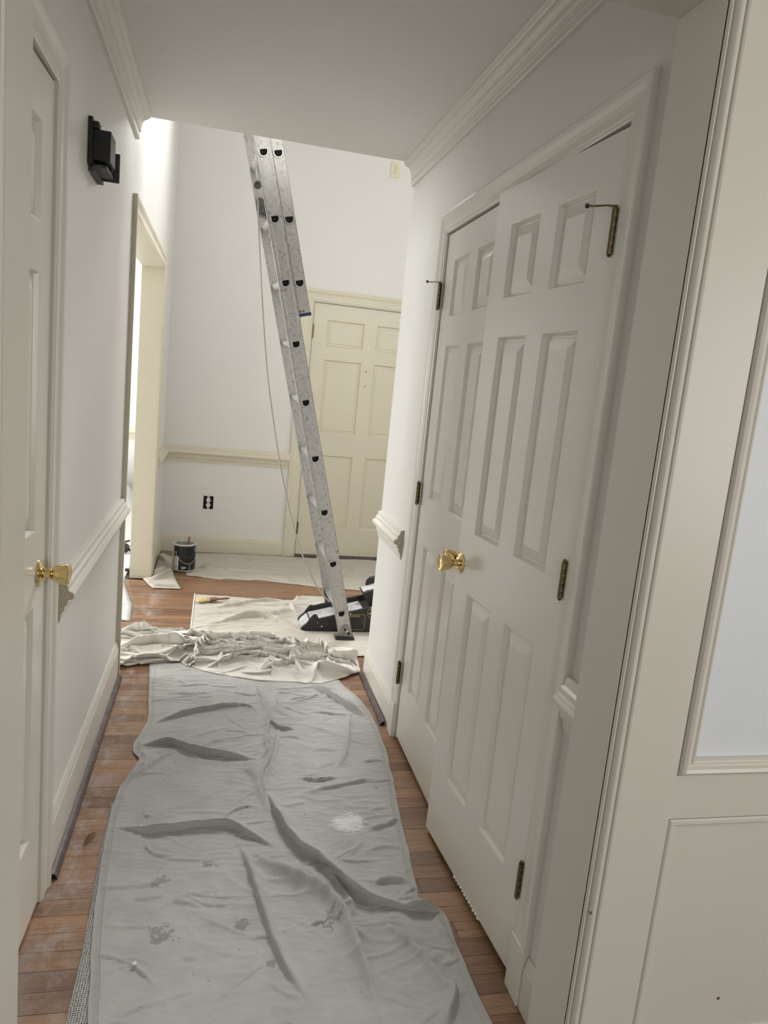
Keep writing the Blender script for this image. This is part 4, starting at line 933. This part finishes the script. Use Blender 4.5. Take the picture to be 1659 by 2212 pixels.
for w0, sg in ((0.010, 1), (WD-0.010, -1)):   # blue plastic end of the fly rails
    v = [lp(n, w_, s) for s in (SF0-0.012, SF0+0.004) for (n, w_) in ((F0+0.002, w0-sg*0.002), (F1+0.003, w0-sg*0.002), (F1+0.003, w0+sg*0.028), (F0+0.002, w0+sg*0.028))]
    e = mk('rail_end_cap', v, [(0, 1, 2, 3), (4, 5, 6, 7), (0, 1, 5, 4), (1, 2, 6, 5), (2, 3, 7, 6), (3, 0, 4, 7)], BLUE, lad, label='dark blue plastic end cap')
    for nn in (0.054, 0.070):
        G().lathe([(0.0055, 0), (0.0055, 0.002), (0, 0.0025)], lp(nn, w0-sg*0.001, SF0+0.014), W_*(-sg), 10).mk('rivet', FERRULE, e)
# pulley and lock hardware on the inside of the rails
pl = G().lathe([(0.0, -0.008), (0.019, -0.008), (0.014, 0.0), (0.019, 0.008), (0, 0.008)], lp(-0.026, WD*0.55, 2.33), W_, 20).mk('pulley', GREYP, lad, smooth=40)
G().tube([lp(-0.026, WD*0.55, 2.33), lp(-0.020, WD*0.55, 2.40), lp(-0.008, WD*0.55, 2.435)], 0.005, 8).mk('pulley_strap', STEEL, pl, smooth=1)
for wq in (0.03, WD-0.03):
    v = [lp(n, wq+d, s) for d in (-0.006, 0.006) for (n, s) in ((-0.02, 2.30), (0.05, 2.26), (0.06, 2.20), (0.02, 2.19), (-0.035, 2.23))]
    mk('rung_lock', v, [tuple(range(5)), tuple(range(9, 4, -1))]+[(i, (i+1) % 5, 5+(i+1) % 5, 5+i) for i in range(5)], GREYP, lad)
rp = [at(1, 4.13, u, v) for (u, v) in ((556, 408), (558, 470), (561, 540), (566, 640), (571, 720), (578, 810), (590, 905), (602, 985), (616, 1058), (630, 1120), (645, 1175), (662, 1222), (682, 1262), (700, 1288), (712, 1300))]
rp = smooth_line(np.array(rp), 120)
G().tube(rp, 0.0042, 8).mk('rope', ROPE, lad, smooth=1)

# ------------------------------------------------------------------ ladder levelling wedge
lv = empty('ladder_leveling_wedge', (0.80, 4.18, 0.006), 'paint-specked black plastic wedge for levelling ladders, behind ladder foot', 'ladder leveler')
ya, yb2 = 4.085, 4.285; X0 = 0.545
side = [(0.0, 0.0), (0.60, 0.0), (0.60, 0.215), (0.52, 0.205), (0.40, 0.155), (0.10, 0.075), (0.088, 0.098), (0.070, 0.100), (0.055, 0.085), (0.030, 0.045), (0.0, 0.018)]
for (y_, y2) in ((ya, ya+0.018), (yb2-0.018, yb2)):
    G().prism(side, lambda p: (X0+p[0], y_, 0.007+p[1]), lambda p: (X0+p[0], y2, 0.007+p[1])).mk('side_panel', SPECK, lv, bev=0.002)
G().prism([(0.052, 0.018), (0.60, 0.020), (0.60, 0.196), (0.52, 0.186), (0.40, 0.142), (0.060, 0.052)], lambda p: (X0+p[0], ya+0.0182, 0.007+p[1]), lambda p: (X0+p[0], yb2-0.0182, 0.007+p[1])).mk('ramp_body', GREYP, lv)
G().prism([(0.056, 0.0525), (0.25, 0.103), (0.247, 0.111), (0.054, 0.060)], lambda p: (X0+p[0], ya+0.022, 0.007+p[1]), lambda p: (X0+p[0], yb2-0.022, 0.007+p[1])).mk('tread', TREAD, lv, bev=0.002, label='white tread scuffed with black')
G().prism([(0.255, 0.1045), (0.365, 0.1335), (0.362, 0.1405), (0.252, 0.1115)], lambda p: (X0+p[0], ya+0.022, 0.007+p[1]), lambda p: (X0+p[0], yb2-0.022, 0.007+p[1])).mk('tread', TREAD, lv, bev=0.002)
G().prism([(0.004, 0.004), (0.045, 0.010), (0.052, 0.050), (0.046, 0.052), (0.012, 0.020)], lambda p: (X0+p[0], ya+0.0182, 0.007+p[1]), lambda p: (X0+p[0], yb2-0.0182, 0.007+p[1])).mk('nose_plate', TREAD, lv)
# raised pivoting foot at the high end
G().prism([(0.36, 0.225), (0.47, 0.262), (0.60, 0.305), (0.60, 0.250), (0.44, 0.150), (0.41, 0.145)], lambda p: (X0+p[0], ya+0.05, 0.007+p[1]), lambda p: (X0+p[0], yb2-0.022, 0.007+p[1])).mk('pivot_foot', SPECK, lv, bev=0.003)
G().prism([(0.366, 0.2285), (0.60, 0.3080), (0.60, 0.3140), (0.364, 0.2345)], lambda p: (X0+p[0], ya+0.062, 0.007+p[1]), lambda p: (X0+p[0], yb2-0.05, 0.007+p[1])).mk('pivot_tread', TREAD, lv)
G().prism([(0.395, 0.245), (0.40, 0.275), (0.42, 0.297), (0.455, 0.305), (0.462, 0.268)], lambda p: (X0+p[0], yb2-0.046, 0.007+p[1]), lambda p: (X0+p[0], yb2-0.020, 0.007+p[1])).mk('rear_lug', SPECK, lv, bev=0.003)
G().prism([(0.45, 0.18), (0.46, 0.245), (0.475, 0.262), (0.60, 0.30), (0.60, 0.18)], lambda p: (X0+p[0], ya+0.0185, 0.007+p[1]), lambda p: (X0+p[0], ya+0.048, 0.007+p[1])).mk('front_lug', SPECK, lv, bev=0.003)
G().prism([(0.085, 0.060), (0.40, 0.145), (0.40, 0.178), (0.085, 0.094)], lambda p: (X0+p[0], yb2-0.017, 0.007+p[1]), lambda p: (X0+p[0], yb2+0.003, 0.007+p[1])).mk('rear_rim', BLACK, lv)
yt = ya-0.0012
def text_mesh(name, body, size, mat, parent, place, extrude=0.0006):
    cu = bpy.data.curves.new(name, 'FONT'); cu.body = body; cu.size = size; cu.extrude = extrude; cu.align_x = 'CENTER'; cu.align_y = 'CENTER'
    t = bpy.data.objects.new(name+'_tmp', cu); COL.objects.link(t); bpy.context.view_layer.update()
    me = bpy.data.meshes.new_from_object(t.evaluated_get(bpy.context.evaluated_depsgraph_get()))
    v = [place(p.co.x, p.co.y, p.co.z) for p in me.vertices]; f = [tuple(p.vertices) for p in me.polygons]
    bpy.data.objects.remove(t); bpy.data.curves.remove(cu); bpy.data.meshes.remove(me)
    return mk(name, v, f, mat, parent)
def rr(x0, x1, z0, z1, r, k=5):
    out = []
    for (cx, cz, a0) in ((x1-r, z1-r, 0), (x0+r, z1-r, PI/2), (x0+r, z0+r, PI), (x1-r, z0+r, 1.5*PI)):
        out += [(cx+r*math.cos(a0+t), cz+r*math.sin(a0+t)) for t in np.linspace(0, PI/2, k)]
    return out
a_ = rr(0.215, 0.377, 0.014, 0.110, 0.012); b_ = rr(0.2168, 0.3752, 0.0158, 0.1082, 0.0105); n = len(a_)
V = [(X0+p[0], yt, 0.007+p[1]) for p in a_]+[(X0+p[0], yt, 0.007+p[1]) for p in b_]
mk('warning_border', V, [(i, (i+1) % n, n+(i+1) % n, n+i) for i in range(n)], YELLOW, lv, label='thin yellow rounded border printed on the side')
text_mesh('warning_print', 'WARNING', 0.019, YELLOW, lv, lambda x, y, z: (X0+0.297+x, yt-z*0.3, 0.007+0.098+y))
def ringp(cx, cz, r0, r1, name, mat):
    k = 32; V = [(X0+cx+r*math.cos(t), yt, 0.007+cz+r*math.sin(t)) for r in (r0, r1) for t in np.linspace(0, 2*PI, k, endpoint=False)]
    mk(name, V, [(i, (i+1) % k, k+(i+1) % k, k+i) for i in range(k)], mat, lv)
ringp(0.428, 0.122, 0.039, 0.041, 'emblem_ring', YELLOW); ringp(0.428, 0.122, 0.018, 0.020, 'emblem_ring', LWHITE)
text_mesh('emblem_letter', 'P', 0.026, YELLOW, lv, lambda x, y, z: (X0+0.412+x, yt-z*0.3, 0.007+0.150+y))
for t in np.linspace(0.4, 2*PI, 7):
    c0, s0 = math.cos(t), math.sin(t)
    V = [(X0+0.428+r*c0-dd*s0, yt, 0.007+0.122+r*s0+dd*c0) for (r, dd) in ((0.021, -0.003), (0.032, -0.004), (0.032, 0.004), (0.021, 0.003))]
    mk('emblem_mark', V, [(0, 1, 2, 3)], LWHITE, lv)
for (xx, zz) in ((0.120, 0.030), (0.285, 0.112)):
    G().lathe([(0.006, 0), (0.005, 0.002), (0, 0.002)], (X0+xx, ya, 0.007+zz), (0, -1, 0), 12).mk('rivet', STEEL, lv, smooth=40)

# ------------------------------------------------------------------ paint can, brush inside
cxc, cyc, cz0, Rc, Hc = -0.185, 5.362, 0.010, 0.083, 0.196
can = empty('paint_can', (cxc, cyc, cz0), 'open gallon paint can with black label and drips standing on the canvas', 'paint can')
G().lathe([(0, 0), (Rc-0.002, 0), (Rc, 0.003), (Rc, 0.006), (Rc-0.0015, 0.008), (Rc-0.0015, Hc-0.010), (Rc+0.001, Hc-0.006), (Rc+0.001, Hc), (Rc-0.004, Hc+0.002), (Rc-0.008, Hc-0.002), (Rc-0.011, Hc-0.004), (Rc-0.014, Hc), (Rc-0.016, Hc), (Rc-0.016, Hc-0.008), (Rc-0.006, Hc-0.012), (Rc-0.006, Hc-0.03)], (cxc, cyc, cz0), (0, 0, 1), 48).mk('body', TIN, can, smooth=30)
G().lathe([(Rc-0.0055, 0), (0, 0.0)], (cxc, cyc, cz0+Hc-0.032), (0, 0, 1), 32).mk('paint', PAINT, can)
def wrap(a0, a1, z0, z1, r, name, mat, parent, k=16):
    V = [(cxc+r*math.sin(a), cyc-r*math.cos(a), cz0+z) for z in (z0, z1) for a in np.linspace(a0, a1, k)]
    return mk(name, V, [(i, i+1, k+i+1, k+i) for i in range(k-1)], mat, parent, smooth=1)
av = 0.05     # direction that faces the hall
lab = wrap(-1.02+av, 2.2, 0.008, 0.186, Rc-0.0006, 'label', LABELB, can, 40)
wl = wrap(-0.92+av, -0.46+av, 0.012, 0.110, Rc+0.0002, 'data_panel', LWHITE, lab, 8)
for i in range(9):
    wrap(-0.86+av, -0.55+av-0.05*(i % 3), 0.102-0.0055*i, 0.1035-0.0055*i, Rc+0.0006, 'print_line', LGREY, wl, 6)
for i in range(8):
    a = -0.85+av+i*0.034; wrap(a, a+0.010+0.008*(i % 3 == 0), 0.020, 0.042, Rc+0.0006, 'barcode_bar', VOID, wl, 2)
for i in range(3): wrap(-0.20+av, 0.20+av-0.08*(i == 0), 0.019+0.007*i, 0.023+0.007*i, Rc+0.0004, 'print_line', LWHITE, lab, 8)
wrap(0.95+av, 1.35+av, 0.145, 0.183, Rc+0.0004, 'badge', LPURP, lab, 8)
wrap(1.0+av, 1.25+av, 0.147, 0.152, Rc+0.0008, 'badge_print', LWHITE, lab, 6); wrap(1.08+av, 1.18+av, 0.160, 0.170, Rc+0.0008, 'badge_print', LWHITE, lab, 6)
text_mesh('label_name', 'Cash', 0.044, LGREY, lab, lambda x, y, z: (cxc+(Rc+0.0005+z)*math.sin(0.52+av+x/Rc), cyc-(Rc+0.0005+z)*math.cos(0.52+av+x/Rc), cz0+0.112+y))
hb = [(Rc+0.003+0.004*math.sin(PI*t), -0.75+av+t*2.2, 0.138-0.078*math.sin(PI*t)**0.8) for t in np.linspace(0, 1, 24)]
G().tube([(cxc+r*math.sin(a), cyc-r*math.cos(a), cz0+z) for (r, a, z) in hb], 0.0016, 6).mk('bail_handle', STEEL, can, smooth=1)
for a in (-0.75+av, 1.45+av):
    G().lathe([(0.006, -0.002), (0.006, 0.002), (0.003, 0.004), (0, 0.004)], (cxc+Rc*math.sin(a), cyc-Rc*math.cos(a), cz0+0.140), (math.sin(a), -math.cos(a), 0), 12).mk('bail_ear', STEEL, can, smooth=40)
hk = [(0.50, 0.062), (0.47, 0.050), (0.49, 0.038), (0.52, 0.034), (0.54, 0.042), (0.53, 0.056), (0.56, 0.060)]
hook = G().tube([(cxc+(Rc+0.010)*math.sin(a), cyc-(Rc+0.010)*math.cos(a), cz0+z) for (a, z) in hk], 0.0014, 6).mk('wire_hook', STEEL, can, smooth=1)
for i in range(3):
    z = 0.030-0.012*i
    G().tube([(cxc+(Rc+0.010)*math.sin(0.50+0.05*math.cos(t)), cyc-(Rc+0.010)*math.cos(0.50), cz0+z+0.006*math.sin(t)) for t in np.linspace(0, 2*PI, 11)], 0.0011, 5, cap=False).mk('chain_link', STEEL, hook, smooth=1)
br = empty('paintbrush', (cxc, cyc, cz0+0.12), 'paintbrush standing in the open paint can, wooden handle showing', 'paintbrush')
q0 = np.array([cxc+0.018, cyc-0.005, cz0+Hc-0.055]); q1 = at(1, cyc-0.0, 410, 1159)
dq = q1-q0
G().tube([q0+dq*t for t in (0.30, 0.45, 0.6, 0.75, 0.88, 0.96, 1.0)], [0.010, 0.0075, 0.0070, 0.0085, 0.0105, 0.0095, 0.004], 12).mk('handle', HANDLE, br, smooth=1)
G().tube([q0, q0+dq*0.30], [0.016, 0.011], 12).mk('ferrule', TIN, br, smooth=40)

# ------------------------------------------------------------------ brush lying on the pale cloth, and small debris
pb = empty('paintbrush', (fl(470, 1304)[0], fl(470, 1304)[1], 0.01), 'worn paintbrush with yellow bristles lying on the pale cloth by the ladder', 'paintbrush')
b0 = np.array([*fl(423, 1305), 0.024]); b1 = np.array([*fl(496, 1303), 0.034]); dv = b1-b0
def flat_tube(ts, ws, hs, name, mat):
    g = G(); pp = []
    side_ = np.array([-dv[1], dv[0], 0]); side_ /= np.linalg.norm(side_)
    for t, w_, h in zip(ts, ws, hs):
        c = b0+dv*t
        pp += [c+side_*w_*math.cos(a)+np.array([0, 0, h*math.sin(a)]) for a in np.linspace(0, 2*PI, 10, endpoint=False)]
    n = len(ts); f = [(i*10+k, i*10+(k+1) % 10, (i+1)*10+(k+1) % 10, (i+1)*10+k) for i in range(n-1) for k in range(10)]+[tuple(range(10)), tuple((n-1)*10+k for k in range(10))]
    return mk(name, pp, f, mat, pb, smooth=1)
flat_tube((0, 0.1, 0.25, 0.40), (0.030, 0.036, 0.032, 0.024), (0.006, 0.010, 0.012, 0.011), 'bristles', BRISTLE)
flat_tube((0.40, 0.42, 0.58, 0.60), (0.024, 0.025, 0.022, 0.018), (0.011, 0.012, 0.012, 0.010), 'ferrule', FERRULE)
flat_tube((0.60, 0.68, 0.80, 0.92, 1.0), (0.016, 0.012, 0.008, 0.010, 0.004), (0.009, 0.008, 0.007, 0.007, 0.003), 'handle', HANDLE)
def zt(V, u, v):
    p = fl(u, v); d = (V[..., 0]-p[0])**2+(V[..., 1]-p[1])**2; i = np.unravel_index(np.argmin(d), d.shape); return np.array([p[0], p[1], V[i][2]+0.0024])
s0 = zt(LV, 512, 1331); s1 = zt(LV, 553, 1332)
G().tube([s0+np.array([0, 0, 0.003]), (s0+s1)/2+np.array([0, 0.004, 0.004]), s1+np.array([0, 0, 0.003])], 0.0022, 6).mk('dark_stick', BLACK, label='thin dark stick lying on the pale cloth', cat='stick')
def chip(u, v, r, seed):
    lab = 'largest white plaster crumb on the near end of the grey runner' if r > 0.005 else 'tiny white plaster crumb lying on the grey runner'
    rr_ = np.random.default_rng(seed); c = zt(RV, u, v); bm = bmesh.new(); bmesh.ops.create_icosphere(bm, subdivisions=2, radius=1.0)
    vv = np.array([q.co[:] for q in bm.verts]); ff_ = [tuple(x.index for x in q.verts) for q in bm.faces]; bm.free()
    vv = vv*(1+0.35*rr_.standard_normal((len(vv), 1)).clip(-1, 1))*np.array([1, 0.8, 0.55])*r
    return mk('plaster_crumb', vv+c+np.array([0, 0, r*0.45]), ff_, CHIP, label=lab, cat='plaster crumb', group='plaster crumbs on the runner')
for i, (u, v, r) in enumerate(((290, 2094, 0.0065), (304, 1799, 0.0034), (246, 1800, 0.0034), (388, 2032, 0.002), (335, 1680, 0.002), (700, 1755, 0.002))): chip(u, v, r, i)
lf = np.array([*fl(194, 1814), 0.0])
pv = []; pf = []
for i in range(9):
    t = i/8; wv = 0.010*math.sin(PI*min(1, t*1.05))**0.8
    for k in range(5):
        s = (k-2)/2; pv.append((lf[0]+0.05*(t-0.5)*0.6+wv*s*0.5, lf[1]+0.06*(t-0.5)-wv*s*0.6, 0.003+0.008*abs(s)*math.sin(PI*t)+0.004*math.sin(3*t)))
for i in range(8):
    for k in range(4): pf.append((i*5+k, i*5+k+1, (i+1)*5+k+1, (i+1)*5+k))
mk('dry_leaf', pv, pf, LEAF, smooth=1, label='curled dry brown leaf on the bare boards beside the runner', cat='leaf')
